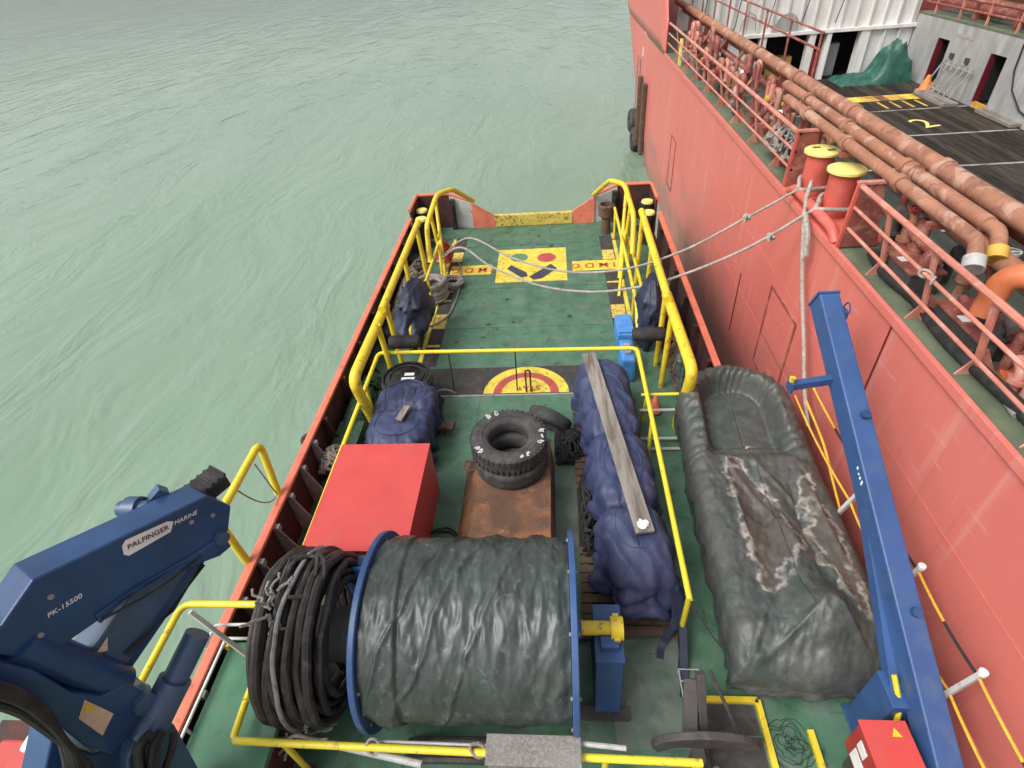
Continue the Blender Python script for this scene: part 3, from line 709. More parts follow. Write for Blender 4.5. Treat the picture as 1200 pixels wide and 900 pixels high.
# --- long navy bundle on a pallet
pt = thing('pallet', 'weathered wooden pallet under the long navy tarp bundle', 'pallet', (.95, 6.4, .002))
for x in (.36, .9, 1.42): MB().box(x-.05, x+.05, 3.82, 8.9, .002, .10).build('bearer', 'wood_brown', pt)
y = 3.82
while y < 8.85:
    MB().box(.26, 1.50, y, y+.13, .102, .125).build('board', 'wood_brown', pt); y += .165
pinches = (5.42, 6.95)
def axis_x(y): return .84+.27*(9-y)/5
def nb_out(s, f=rrect(.50, 1.32, 4.2, 9.0, .30)):
    c = f(s); c = c.copy(); k = 1
    for py in pinches: k -= .14*math.exp(-((c.y-py)/.16)**2)
    ax = axis_x(c.y); c.x = ax+(c.x-.91)*k; return c
def nb_med(c): y_ = max(4.55, min(8.65, c.y)); return Vector((axis_x(y_), y_, 0))
def nb_h(x, y, d):
    h = 1.00+.17*(1-math.exp(-d/.12)); 
    for py in pinches: h -= .13*math.exp(-((y-py)/.12)**2)
    h -= .16*sstep(4.7, 4.2, y)
    wr = (.030+.05*math.exp(-d/.12))*ridge(x*3.5+y*1.6, y*2.2-x, 1.0)+.018*math.exp(-d/.2)*ridge(x*8-y*2.5, y*5, 4)+.006*fbm(x*8, y*8, 2)
    for py in pinches: wr += .055*math.exp(-abs(y-py)/.28)*(abs(math.sin(x*17+2.5*fbm(x*2, y*2, 5)))**.7-.5)
    return h+wr
def nb_sk(c, n, s, z0, u):
    zb = .34+.14*fbm(u*14, 3, 1) if c.y > 4.3 else .40+.25*fbm(u*30, 3, 1)
    amp = .02+.07*s+.09*s*sstep(4.9, 4.4, c.y)
    fold = amp*(math.sin(u*150+4*fbm(u*20, s, 4))*.6+1.2*fbm(u*40, s*2, 7)+.5*ridge(u*30+s*2.5, s*3, 2))
    p = c+n*(.05+fold+.05*math.sin(s*2.2)); 
    for py in pinches: p -= n*.09*math.exp(-((c.y-py)/.14)**2)*(1-.4*s)
    return Vector((p.x, p.y, z0-(z0-zb)*s**.8))
bundle = thing('tarp_bundle', 'long navy tarpaulin bundle roped in three lobes, plank on top', 'tarpaulin', (.95, 6.4, .13))
cover('tarpaulin', 'tarp_navy', nb_out, nb_med, nb_h, nb_sk, 300, 16, 14, None, None, bundle)
MB().prism([(.78, 4.22, .13), (1.42, 4.22, .13), (1.18, 8.75, .13), (.52, 8.75, .13)], (0, 0, .68)).build('load', 'red_small', bundle)
for yc, ya in ((4.98, .42), (6.18, .56), (7.8, .62)):      # sewn oval seams and reinforcement patches
    pts = []
    for k in range(40):
        a = 2*PI*k/40; x = axis_x(yc)+.30*math.cos(a); yy = yc+ya*math.sin(a); pts.append((x, yy, nb_h(x, yy, .42-.3*abs(math.cos(a)))+.008))
    MB().tube(pts, .012, 6, closed=True).build('seam', 'patch_navy', bundle)
for py in pinches:
    pts = [(axis_x(py)+.40*math.sin(a), py+.02*math.sin(a*5), .60+.47*math.cos(a)) for a in [(-1.5+3.0*k/24) for k in range(25)]]
    MB().tube(pts, .014, 6).build('lashing', 'rope_black', bundle)
p0, p1 = Vector((.60, 8.96, 1.27)), Vector((1.16, 4.74, 1.26))
t = thing('plank', 'long weathered grey plank lying on the navy tarp bundle', 'plank', p1)
MB().bar(p0, p1, .27, .05).build('board', 'wood_grey', t, bevel=.006)
MB().bar(p0+Vector((.03, 0, .03)), p1+Vector((.03, .3, .03)), .012, .012).build('batten', 'wood_grey', t)
cloth_lump([(1.12, 4.86, 1.288), (1.14, 4.85, 1.31), (1.15, 4.86, 1.33)], .075, 'rag', 'text_white', 'white rag knotted on the end of the grey plank', 'rag', 5)
def strap(name, label, pts, wd, m):
    mb2 = MB(); P_ = [Vector(p) for p in pts]; vs = []; fs = []
    for i, p in enumerate(P_):
        d = (P_[min(i+1, len(P_)-1)]-P_[max(i-1, 0)]).normalized(); x = d.cross(Vector((0, 0, 1)))
        x = x.normalized() if x.length > .1 else Vector((1, 0, 0)); nn = x.cross(d)
        vs += [p-x*wd/2, p+x*wd/2, p+x*wd/2-nn*.01, p-x*wd/2-nn*.01]
        if i: 
            b = (i-1)*4; fs += [(b+k, b+(k+1) % 4, b+4+(k+1) % 4, b+4+k) for k in range(4)]
    mb2.add(vs, fs, True); return mb2.build(name, m, None, label, 'strap')
for k, (xe, ye) in enumerate(((1.35, 3.75), (1.62, 3.62), (1.58, 3.25))):
    strap('strap', ['dark strap end trailing on the deck toward the winch stand', 'dark strap end hanging under the yellow rail end', 'longest dark strap end below the navy tarp bundle'][k],
          fillet([(1.5+.03*k, 4.12, .75), (1.55+.04*k, 3.9, .40), (xe, ye, .02), (xe-.05, ye-.2, .014)], .2), .10, 'tarp_navy_dark')

# --- navy bundle behind the red box
def lb_out(s, f=rrect(-3.62, -2.52, 6.85, 8.75, .45)): return f(s)
def lb_med(c): return Vector((-3.07, max(7.35, min(8.25, c.y)), 0))
def lb_h(x, y, d):
    h = .82+.16*(1-math.exp(-d/.18)); h -= .12*math.exp(-((y-7.85)/.10)**2)*(1-.3*math.cos(x*5))
    h += (.02+.05*math.exp(-d/.14))*ridge(x*4+3, y*3, 2)+.02*math.exp(-d/.2)*ridge(x*8-y*3, y*6, 4)+.007*fbm(x*8, y*8, 3)+.06*math.exp(-abs(y-7.85)/.25)*(abs(math.sin(x*15+2*fbm(x*2, y*2, 5)))**.7-.5)
    return h
def lb_sk(c, n, s, z0, u):
    fold = (.02+.08*s)*(math.sin(u*80+4*fbm(u*12, s, 4))*.6+fbm(u*30, s*2, 9)); p = c+n*(.04+fold)
    return Vector((p.x, p.y, z0-(z0-.06)*s**.85))
b2 = thing('tarp_bundle', 'short navy tarpaulin bundle behind the large red box', 'tarpaulin', (-3.07, 7.8, .003))
cover('tarpaulin', 'tarp_navy', lb_out, lb_med, lb_h, lb_sk, 180, 14, 12, None, None, b2)
MB().box(-3.5, -2.66, 7.0, 8.6, .004, .72, .05).build('load', 'tarp_navy_dark', b2)
for yc in (7.42, 8.28):
    pts = []
    for k in range(36):
        a = 2*PI*k/36; x = -3.07+.42*math.cos(a); yy = yc+.36*math.sin(a); pts.append((x, yy, lb_h(x, yy, .4-.25*abs(math.cos(a)))+.008))
    MB().tube(pts, .012, 6, closed=True).build('seam', 'patch_navy', b2)
pts = [(-2.92+.0*k, 7.55+.05*k, lb_h(-2.92, 7.55+.05*k, .4)+.02) for k in range(18)]
strap('strap', 'dark strap laid across the short navy bundle', pts, .13, 'tarp_navy_dark')
MB().bar((-2.99, 7.36, 1.06), (-2.90, 7.74, 1.06), .13, .05).build('wood_block', 'wood_grey', None, 'small grey wood block lying on the short navy bundle', 'block', bevel=.008)
MB().bar((-2.52, 8.10, .19), (-2.16, 8.05, .20), .24, .10).bar((-2.4, 8.0, .07), (-2.4, 8.2, .07), .12, .13).build('wood_block', 'wood_brown', None, 'small brown wood block on the green deck beside the navy bundle', 'block', bevel=.008)
# round black bin with label, behind it
t = thing('drum', 'round black drum with a white label, by the yellow rail', 'drum', (-3.22, 9.05, .003))
MB().lathe([(0, .003), (.50, .003), (.52, .1), (.52, .62), (.56, .66), (.56, .72), (.50, .76), (.30, .80), (0, .81)], (-3.22, 9.0, 0), seg=32).build('body', 'black_gloss', t)
for r_ in (.50, .36): MB().tube([(-3.22+r_*math.cos(a*PI/20), 9.0+r_*math.sin(a*PI/20), .775+(.5-r_)*.18) for a in range(40)], .022, 6, closed=True).build('rim', 'black_rubber', t)
MB().prism([(-3.30, 8.72, .812), (-3.02, 8.72, .812), (-3.02, 8.92, .818), (-3.30, 8.92, .818)], (0, 0, .004)).build('paper_label', 'text_white', t); MB().prism([(-3.26, 8.98, .818), (-3.05, 8.98, .818), (-3.05, 9.07, .818), (-3.26, 9.07, .818)], (0, 0, .004)).build('paper_label', 'text_white', t)
tangle('cable_heap', 'dark cables tangled behind the black drum', 'net_black', (-2.75, 8.75, .005), .2, .35, .5, 30, .02, 55, 'cable')

# ================================================================== winch
WY, WZ, WR = 3.33, 1.29, 1.17
t = thing('winch', 'blue hose winch drum wrapped in dark wrinkled tarpaulin', 'winch', (-1.1, WY, .002))
for xf in (-2.32, .06):
    MB().lathe([(.0, .0), (WR, .0), (WR, .075), (0, .075)], (xf, WY, WZ), 'x', 72).build('flange', 'blue', t, bevel=.012)
    for k in range(10):
        a = 2*PI*k/10+.2; MB().lathe([(0, -.02), (.022, -.02), (.022, .095), (0, .095)], (xf, WY+(WR-.1)*math.cos(a), WZ+(WR-.1)*math.sin(a)), 'x', 8).build('bolt', 'grey_metal', t)
# tarpaulin over the wound hose
def reel_tarp():
    nx, na = 150, 260; vs = []; fs = []; x0, x1 = -2.235, .055
    cre = [(-2.0, 2.6, -.1, 1.0), (-1.55, 2.4, -.55, .0), (-1.15, 2.3, -.35, -.35), (-.8, 1.9, -.30, .2), (-1.75, 1.3, -1.0, -.55), (-.55, 2.2, -.2, .3)]
    for i in range(nx+1):
        x = x0+(x1-x0)*i/nx; s = i/nx
        for j in range(na):
            a = 2*PI*j/na                      # angle: 0 = aft, pi/2 = top, pi = toward camera
            top = max(0, math.sin(a)); low = sstep(.15, -.7, math.sin(a))
            r = WR-.115
            r += .016*ridge(x*3.6+a*1.1, a*1.6-x, 1)+.018*ridge(x*7+.9*a+.4*fbm(x*2, a*2, 5), a*2.0, 8)*(.15+top)+.008*ridge(x*15, a*5, 2)*top+.005*fbm(x*14, a*9, 4)
            # long diagonal creases
            u = x*1.0+(a-PI/2)*.42
            r += .034*math.exp(-((u+1.25+.12*fbm(a*1.5, 1, 3))/.030)**2)+.034*math.exp(-((u+.72+.10*fbm(a*1.5, 4, 3))/.030)**2)+.028*math.exp(-((u+1.68+.1*fbm(a*1.2, 7, 3))/.02)**2)
            # overlapped edge near the flange
            r += .030*sstep(-1.84, -1.88, x+.03*math.sin(a*2)) - .018*math.exp(-((x+1.83+.03*math.sin(a*2))/.018)**2)
            r += low*(.035*math.sin(x*9+2*fbm(x*2, a, 2))-.05)
            r -= .04*sstep(.93, 1.0, s)+.02*sstep(.06, 0, s)
            vs.append((x, WY+r*math.cos(a), WZ+r*math.sin(a)))
    for i in range(nx):
        for j in range(na): fs.append((i*na+j, i*na+(j+1) % na, (i+1)*na+(j+1) % na, (i+1)*na+j))
    return MB().add(vs, fs, True).build('tarpaulin', 'tarp_reel', t, sharp=9)
reel_tarp()
MB().cyl((-2.6, WY, WZ), (.20, WY, WZ), .12, 20).build('axle', 'blue', t)
sh = MB().lathe([(0, .16), (.085, .16), (.085, .55), (.14, .55), (.14, .70), (0, .70)], (0, WY, WZ+.02), 'x', 20).build('shaft', 'yellow', t)
MB().box(.585, .655, WY-.17, WY+.17, WZ+.0, WZ+.06).build('shaft_key', 'yellow', sh)
# right stand: tapering blue post with a bearing seat
st = MB(); st.prism([(.36, WY-.52, .002), (.36, WY+.42, .002), (.36, WY+.26, WZ-.14), (.36, WY-.30, WZ-.14)], (.33, 0, 0)); st.build('stand', 'blue', t, bevel=.012)
MB().box(.35, .70, WY-.36, WY+.36, WZ-.138, WZ-.075, .01).build('bearing_plate', 'blue', t)
MB().box(.42, .64, WY-.24, WY-.10, WZ-.073, WZ+.03, .01).build('bearing_clamp', 'blue', t)
st = MB(); st.prism([(-2.78, WY-.52, .002), (-2.78, WY+.42, .002), (-2.78, WY+.26, WZ-.1), (-2.78, WY-.30, WZ-.1)], (.34, 0, 0)); st.build('stand', 'blue', t, bevel=.012)
MB().box(-2.76, -2.46, WY-.22, WY+.16, WZ-.098, WZ+.1, .02).build('bearing_clamp', 'blue', t)
MB().lathe([(0, 0), (.09, 0), (.09, .14), (.13, .14), (.13, .2), (0, .2)], (-2.62, WY-.05, WZ+.16), 'x', 14).build('coupling', 'yellow', t)
mb = MB().box(-2.95, -2.42, 3.92, 4.30, .85, 1.38, .04); mb.build('drive_box', 'blue', t)
MB().tube(fillet([(-2.84, 4.1, 1.39), (-2.84, 4.0, 1.5), (-2.55, 4.0, 1.5), (-2.55, 4.1, 1.39)], .05), .03, 8).build('lifting_eye', 'light_blue', t)
MB().box(-2.9, .8, 2.75, 2.9, .003, .10).box(-2.9, .8, 3.78, 3.93, .003, .10).build('base_frame', 'anchor', t)
# slack black hose under the drum
for k in range(3):
    MB().tube([(-2.0+1.6*s_, 2.42-.10*k-.35*math.sin(PI*s_)*.2, .08+.32*math.sin(PI*s_)+.02*k) for s_ in [i/20 for i in range(21)]], .055, 8).build('hose', 'hose', None, ['slack dark hose under the winch drum, next to the drum', 'slack dark hose under the winch drum, middle of three', 'slack dark hose under the winch drum, next to the yellow front rail'][k], 'hose')

# ================================================================== hose coil beside the winch
t = thing('hose_coil', 'big coil of dark hoses standing beside the winch, tied with rags', 'hose', (-3.3, 3.3, .002))
rd = random.Random(3)
def ringpts(xc, R, seed, wob=.03, lean=.0, yc=3.32, zc=1.10, n=56):
    out = []
    for k in range(n):
        a = 2*PI*k/n; rr = R*(1+wob*fbm(math.cos(a)+seed, math.sin(a), seed*.7)); flat = .0
        z_ = zc+rr*math.sin(a); z_ = max(z_, .07+.02*(seed % 3))
        out.append((xc+lean*math.sin(a)+.05*fbm(math.cos(a)*1.2, math.sin(a)*1.2, seed+5), yc+rr*math.cos(a)*.98, z_))
    return out
k = 0
for layer, (R, xs) in enumerate(((1.05, [-3.50+.085*i for i in range(8)]), (.945, [-3.46+.085*i for i in range(8)]), (.83, [-3.34+.09*i for i in range(6)]), (.72, [-3.2+.09*i for i in range(5)]))):
    for x in xs:
        k += 1; MB().tube(ringpts(x, R*(1-.10*max(0, x+3.3)), k*1.37, .075, rd.uniform(-.06, .09)), rd.choice((.040, .05, .055)), 8, closed=True).build('hose', 'hose', t)
MB().tube(ringpts(-3.22, 1.09, 71, .03), .028, 8, closed=True).build('thin_hose', 'grey_metal', t)
MB().lathe([(0, -.4), (.34, -.4), (.34, .5), (0, .5)], (-3.15, 3.32, 1.1), 'x', 20).build('hub', 'anchor', t)
MB().box(-3.3, -3.0, 3.1, 3.55, .003, 1.0).build('hub_stand', 'anchor', t)
def rag(a, x, w_, lab, seed):
    R = 1.12; pts = []
    mb2 = MB(); r2 = random.Random(seed)
    for q in range(9):
        a1 = a+r2.uniform(-.16, .16); p = Vector((x+r2.uniform(-w_, w_), 3.32+R*math.cos(a1), 1.1+R*math.sin(a1))); pp = []
        d = Vector((r2.uniform(-.7, 1), r2.uniform(-.6, .6), r2.uniform(-.6, .6))).normalized()
        for i in range(7):
            pp.append(p+d*(i*.05)+Vector((.02*math.sin(i*2+q), .02*math.cos(i*1.7+q), .02*math.sin(i+q))))
        mb2.tube(pp, .018, 6)
    mb2.build('rag', 'rope_grey', None, lab, 'rag')
rag(PI*.55, -3.38, .05, 'pale rag tied at the top of the hose coil', 2)
rag(PI*1.13, -3.25, .14, 'pale rag tied round the lower front of the hose coil', 4)
for dx, sd_ in ((-.1, 1), (.1, 2)):
    pass
MB().tube([(-3.56+.7*s_, 3.32-1.13*math.cos(.35)-.02, 1.1-1.13*math.sin(.35)-.06*math.sin(s_*9)) for s_ in [i/16 for i in range(17)]], .02, 6).build('rope', 'rope', None, 'pale rope wound across the front of the hose coil', 'rope')
MB().tube([(-3.12+.3*math.cos(a)*s_, 3.5+.3*math.sin(a), 2.16+.05*math.sin(a*3)) for a, s_ in [(i*.35, .5+.02*i) for i in range(26)]], .026, 6).build('rope', 'hose', None, 'dark rope loops lying on top of the hose coil', 'rope')

# padded grey box on the front rail, chains and bars lashed below it
t = thing('padded_box', 'grey padded box strapped over the yellow front rail', 'box', (-.37, 2.03, .9))
MB().box(-.86, .12, 1.90, 2.16, .92, 1.20, .02).build('body', 'felt', t)
MB().box(-.88, .14, 1.88, 2.18, 1.202, 1.225, .008).build('lid', 'felt', t)
MB().cyl((-2.7, 2.10, 1.0), (-1.6, 1.93, 1.0), .04, 10).build('metal_bar', 'grey_light', None, 'grey metal bar lashed below the yellow front rail', 'bar')
MB().cyl((-2.1, 2.12, 1.055), (-.87, 2.1, 1.10), .018, 8).build('thin_bar', 'grey_light', None, 'thin grey rod running to the padded box', 'rod')
MB().cyl((.14, 2.14, 1.12), (.62, 2.1, 1.145), .028, 8).build('thin_bar', 'grey_light', None, 'short grey rod between padded box and winch stand', 'rod')
MB().tube([(-2.15+.07*math.sin(a), 2.05+.06*math.cos(a), 1.1+.075*math.cos(a*1.0+.4)) for a in [i*.5 for i in range(22)]], .016, 6).build('lashing', 'rope', None, 'pale rope lashing on the yellow front rail holding the metal bar', 'lashing')
MB().tube([(-.98+.08*math.sin(a), 2.05+.05*math.cos(a), 1.1+.075*math.cos(a*1.1+.4)) for a in [i*.5 for i in range(26)]], .018, 6).build('lashing', 'rope', None, 'pale rope lashing on the yellow front rail touching the padded box', 'lashing')

# ================================================================== anchor at the front right
t = thing('anchor', 'dark steel anchor with curved flukes, standing on the foredeck', 'anchor', (1.6, 2.4, .002))
pol = []
ac = Vector((1.60, 2.32, .55))
for k in range(15):
    a = PI*k/14; pol.append((ac.x+.62*math.cos(a), ac.y, ac.z-.10+.34*math.sin(a)))
pol += [(ac.x-.62+.08, ac.y, ac.z-.26), (ac.x-.35, ac.y, ac.z-.06), (ac.x+.35, ac.y, ac.z-.06), (ac.x+.55, ac.y, ac.z-.30)]
MB().prism(pol, (0, .09, 0)).build('flukes', 'anchor', t, bevel=.015)
MB().bar((1.62, 2.20, .05), (1.58, 2.95, 1.02), .10, .10).build('shank', 'anchor', t, bevel=.01)
MB().bar((1.42, 2.36, .45), (1.48, 2.92, .92), .16, .05).build('plate', 'anchor', t)
MB().bar((1.50, 2.25, .003), (1.50, 2.25, .5), .14, .14).build('foot', 'anchor', t)
MB().cyl((1.72, 3.0, .95), (2.05, 2.5, .35), .022, 8).build('lever', 'anchor', t)
MB().tube([(1.64+.09*math.cos(a), 2.12+.05*math.sin(a*2), .30+.09*math.sin(a)) for a in [i*.4 for i in range(36)]], .022, 6).build('lashing', 'rope_grey', t)
mb = MB()
for x in (1.50, 1.76): mb.bar((x, 3.35, .16), (x, 3.0, .16), .012, .012)
for y in (3.35, 3.2, 3.08, 3.0): mb.bar((1.50, y, .16), (1.76, y, .16), .012, .012)
for x in (1.5, 1.76): mb.bar((x, 3.35, .003), (x, 3.35, .16), .012, .012)
mb.build('wire_rack', 'grey_light', None, 'small thin wire rack on the deck behind the anchor', 'rack')

# ================================================================== covered inflatable boat
CX = 2.93
BY, BR = 7.62, .90         # centre and radius of the round bow
HW = .97
def ib_axis(y): return CX+.05*(y-5.2)/2.4+.15
def ib_out(s):
    pts_y0, y1 = 3.05, BY
    Ls = y1-pts_y0; La = PI*(HW+BR)/2; Lt = 2*HW; T = 2*Ls+La+Lt; d = (s % 1.0)*T
    if d < Ls: y = pts_y0+d; return Vector((ib_axis(y)-HW-.03*math.sin((y-3)/4.5*PI), y, 0))
    d -= Ls
    if d < La:
        a = PI-PI*d/La; return Vector((ib_axis(BY)+HW*math.cos(a), BY+BR*math.sin(a), 0))
    d -= La
    if d < Ls: y = y1-d; return Vector((ib_axis(y)+HW+.03*math.sin((y-3)/4.5*PI), y, 0))
    d -= Ls
    return Vector((ib_axis(3.05)+HW-d, 3.05-.10*math.sin(d/Lt*PI), 0))
def ib_med(c): y = max(3.65, min(BY, c.y)); return Vector((ib_axis(y), y, 0))
TR = .25
def seg_d(px_, py_, ax, ay, bx, by):
    vx, vy = bx-ax, by-ay; k_ = max(0, min(1, ((px_-ax)*vx+(py_-ay)*vy)/(vx*vx+vy*vy)))
    return math.hypot(px_-ax-k_*vx, py_-ay-k_*vy), k_
def cg_(x, y, z=1.0): p = g(x, y, z); return (p.x, p.y)
CREASES = [(cg_(a_, b_), cg_(c_, d_), am, wd_) for a_, b_, c_, d_, am, wd_ in
           ((842, 535, 935, 650, .060, .045), (862, 545, 948, 640, -.050, .035), (848, 545, 893, 695, .045, .03), (893, 695, 938, 655, .045, .03),
            (880, 545, 965, 625, .045, .03), (935, 560, 1000, 690, .05, .035), (925, 570, 945, 640, -.04, .03), (945, 632, 1010, 735, .05, .03), (960, 720, 885, 780, .06, .04),
            (900, 700, 880, 780, .05, .035), (845, 690, 876, 780, .05, .035), (960, 716, 1018, 765, .06, .04), (815, 560, 850, 720, .035, .04))]
KC = cg_(880, 783, .95)
def ib_h(x, y, d):
    sheer = .22*sstep(5.8, 8.3, y)
    top = 1.10+sheer
    dd_ = min(d, 2*TR)
    tube = top-TR+math.sqrt(max(0, TR*TR-(dd_-TR)**2))
    lx = x-ib_axis(y)
    aft = 1-sstep(6.2, 6.8, y)
    tb = tube if d < TR else tube*(1-aft)+top*aft                     # aft of the dodger the cloth runs straight inboard
    inner = top+.01-.03*sstep(TR*.9, TR*2.6, d)
    inner += .12*math.exp(-((lx-.05)/.22)**2-((y-4.55)/.55)**2)        # steering console
    inner += .36*math.exp(-((lx-.16)/.30)**2-((y-3.62)/.34)**2)        # outboard engine
    inner -= .11*math.exp(-((lx+.20-.12*(5.4-y))/.20)**2-((y-5.3)/.75)**2)
    inner -= .09*math.exp(-((lx-.36)/.20)**2-((y-5.3)/.7)**2)
    dodger = top-.42+.07*math.cos(lx*2.2)
    inner = inner*aft+dodger*(1-aft)
    inner += .09*math.exp(-((y-6.55)/.09)**2)*sstep(.25, .6, d)
    k = sstep(TR*1.15, TR*2.0, d) if aft < .5 else sstep(TR*.9, TR*1.7, d)
    h = tb*(1-k)+inner*k
    h -= .30*sstep(3.55, 3.0, y)*(1-.5*math.exp(-((lx-.1)/.3)**2))
    fold = .026*ridge(lx*3.0+.8*y, y*1.3-lx*.8, 3)+.016*ridge(lx*7-y*2.6, y*2.6, 6)+.014*ridge(x*9+y*3, y*7-x*4, 5)+.008*fbm(x*9, y*9, 1)
    for (p_, q_, am, wd_) in CREASES:
        e_, k_ = seg_d(x, y, *p_, *q_)
        if e_ < .25: fold += am*math.exp(-(e_/wd_)**1.4)*math.sin(PI*min(1, max(.08, k_)*.92+.06))**.6
    kd = math.hypot(x-KC[0], y-KC[1]); fold += .035*math.exp(-kd/.45)*math.sin(9*math.atan2(y-KC[1], x-KC[0])+1)*min(1, kd/.15)
    quiet = 1-.85*(1-aft)*sstep(TR*1.3, TR*2.0, d)
    ph = 24*math.atan2(y-BY, lx) if y > BY else 26*y
    ru = (.024+.014*fbm(x*3, y*3, 2))*math.sin(ph*1.15+6*fbm(x*2.2, y*2.2, 8))*math.exp(-((d-TR*.7)/.26)**2)*sstep(5.2, 6.8, y)
    return h+fold*quiet*(.35+.65*sstep(0.02, .3, d))+ru
def ib_sk(c, n, s, z0, u):
    fold = (.012+.05*s)*(math.sin(u*190+4*fbm(u*18, s, 4))*.45+1.1*fbm(u*34, s*2.2, 9))
    stern = sstep(3.4, 3.1, c.y)
    zb = .10+.10*fbm(u*16, 1, 2)+.22*stern
    out = .06*math.sin(s*PI*.9)-.16*s*(1-stern)-.06*s*stern
    p = c+n*(out+fold)
    return Vector((p.x, p.y, z0-(z0-zb)*s**(.85)))
STAINS = [[cg_(*p, .95) for p in q_] for q_ in (((846, 540), (858, 542), (905, 598), (936, 648), (908, 692), (893, 697), (868, 625)), ((932, 575), (944, 566), (958, 600), (985, 650), (1008, 700), (1012, 728), (985, 700), (962, 668), (952, 640)))]
def ib_stain(x, y):
    best = -1
    for q_ in STAINS:
        ins = False; dm = 9; n_ = len(q_)
        for i in range(n_):
            (x1, y1), (x2, y2) = q_[i], q_[(i+1) % n_]
            if (y1 > y) != (y2 > y) and x < (x2-x1)*(y-y1)/(y2-y1)+x1: ins = not ins
            dm = min(dm, seg_d(x, y, x1, y1, x2, y2)[0])
        best = max(best, dm if ins else -dm)
    return max(0, min(1, .48+best*2.2))
rib = thing('inflatable_boat', 'inflatable boat under a stained green grey cover beside the blue davit', 'boat', (CX+.05, 5.6, .002))
cover('boat_cover', 'boat_cover', ib_out, ib_med, ib_h, ib_sk, 420, 40, 18, None, None, rib, ib_stain)
MB().tube([ib_out(s_/80*.93).xyz*1.0+Vector((ib_axis(5)-ib_out(s_/80*.93).x, 0, 0))*.22+Vector((0, 0, .68)) for s_ in range(8, 72)], .22, 10).build('tube', 'hose', rib)
MB().box(CX-.45, CX+.55, 3.3, 7.6, .25, .62, .05).build('hull', 'grey_metal', rib)
for y in (4.2, 6.8): MB().box(CX-.6, CX+.7, y-.06, y+.06, .003, .248).build('cradle', 'blue', rib)
MB().tube([(CX+.12+.035*i, 6.52+.022*i*(1 if i < 6 else .6), ib_h(CX+.12+.035*i, 6.52+.022*i, .6)+.025) for i in range(14)], .022, 6).build('tie_rope', 'rope', rib)
cloth_lump([(2.42, 8.55, .5), (2.42, 8.72, .85), (2.40, 8.8, 1.15), (2.38, 8.85, 1.32)], .10, 'cover_corner', 'tarp_green', None, None, 15, .3, rib)
MB().tube([(1.62, 3.84, 1.08), (1.85, 3.5, .85), (2.12, 3.2, .66)], .012, 6).build('tie_line', 'rope_black', None, 'dark line from the yellow rail end to the boat cover', 'line')

# ================================================================== davit
t = thing('davit', 'tall blue box section davit arm leaning over the covered boat', 'davit', (3.78, 2.3, .002))
A, B = Vector((3.84, 1.35, .62)), Vector((3.74, 6.95, 3.62))
MB().bar(A, B, .27, .34).build('arm', 'blue', t, bevel=.018)
d = (B-A).normalized()
MB().bar(B, B+d*.03, .29, .36).build('end_plate', 'blue', t)
MB().box(3.52, 3.80, 2.55, 2.95, .003, 1.18, .012).build('pillar', 'blue', t)
MB().box(3.50, 3.86, 2.45, 3.02, .003, .03).build('base_plate', 'blue', t)
MB().bar((3.66, 2.75, 1.1), (3.76, 4.6, 2.22), .16, .16).build('strut', 'blue', t)
q = A.lerp(B, .80); q = onPlane(950, 441, (3.72, 5.9, 3.0), Vector((0, 1, 0)))
MB().bar((3.72, 5.95, 3.0), (3.10, 5.85, 2.98), .10, .10).build('cross_arm', 'blue', t)
MB().box(3.06, 3.10, 5.77, 5.93, 2.90, 3.06).build('cross_arm_plate', 'blue', t)
MB().cyl((3.08, 5.85, 3.06), (3.08, 5.85, 3.12), .04, 8).build('lamp', 'yellow', t)
up = Vector((0, -d.z, d.y))
for s_ in (.36, .72):
    p = A.lerp(B, s_)+Vector((.04, 0, 0))+up*.172
    MB().cyl(p, p+up*.07, .055, 12).build('pulley', 'blue_crane', t)
p = A.lerp(B, .965)+Vector((.14, 0, 0)); MB().box(p.x, p.x+.10, p.y-.09, p.y+.09, p.z-.06, p.z+.06, .01).tube(sag(p+Vector((.1, -.1, .05)), p+Vector((.12, .12, .04)), -.1, 10), .012, 6).build('bracket', 'blue', t)
p = A.lerp(B, .58)+Vector((-.137, 0, .06)); 
for k, (dy, h_) in enumerate(((0, .06), (.06, .035), (.11, .02), (.17, .04))): MB().box(p.x-.004, p.x, p.y+dy, p.y+dy+.03, p.z+dy*.53, p.z+dy*.53+h_).build('paint_chip', 'text_white', t)
MB().tube([B+Vector((.1, .05, -.1)), B+Vector((.12, -.4, -.6)), (4.05, 5.2, 2.0), (4.12, 3.6, 1.2)], .012, 6).build('cable', 'rope_black', t)
# control box
t = thing('control_box', 'red control box with white stickers at the davit foot', 'box', (3.38, 2.2, .003))
MB().box(3.14, 3.58, 1.95, 2.42, .55, 1.12, .015).build('body', 'red_small', t)
MB().box(3.12, 3.60, 1.93, 2.44, 1.122, 1.15, .006).build('lid', 'red_box', t)
MB().box(3.25, 3.47, 2.05, 2.35, .003, .548).build('pedestal', 'anchor', t)
MB().box(3.131, 3.138, 2.14, 2.29, .86, 1.0).build('sticker', 'text_white', t)
MB().box(3.131, 3.138, 2.05, 2.28, .60, .80).build('sticker', 'text_white', t)
MB().prism([(3.40, 2.28, 1.1515), (3.50, 2.28, 1.1515), (3.45, 2.37, 1.1515)], (0, 0, .002)).build('warning_triangle', 'yellow', t)
MB().tube([(3.62, 2.5, .9), (3.64, 2.6, 1.1), (3.62, 2.85, 1.3)], .03, 8).build('hose', 'yellow', None, 'short yellow hose running down beside the davit pillar', 'hose')
MB().tube([(3.60, 2.42, 1.0), (3.68, 2.35, .9), (3.64, 2.2, .5)], .02, 8).build('hose', 'rope_black', None, 'black hose behind the red control box', 'hose')

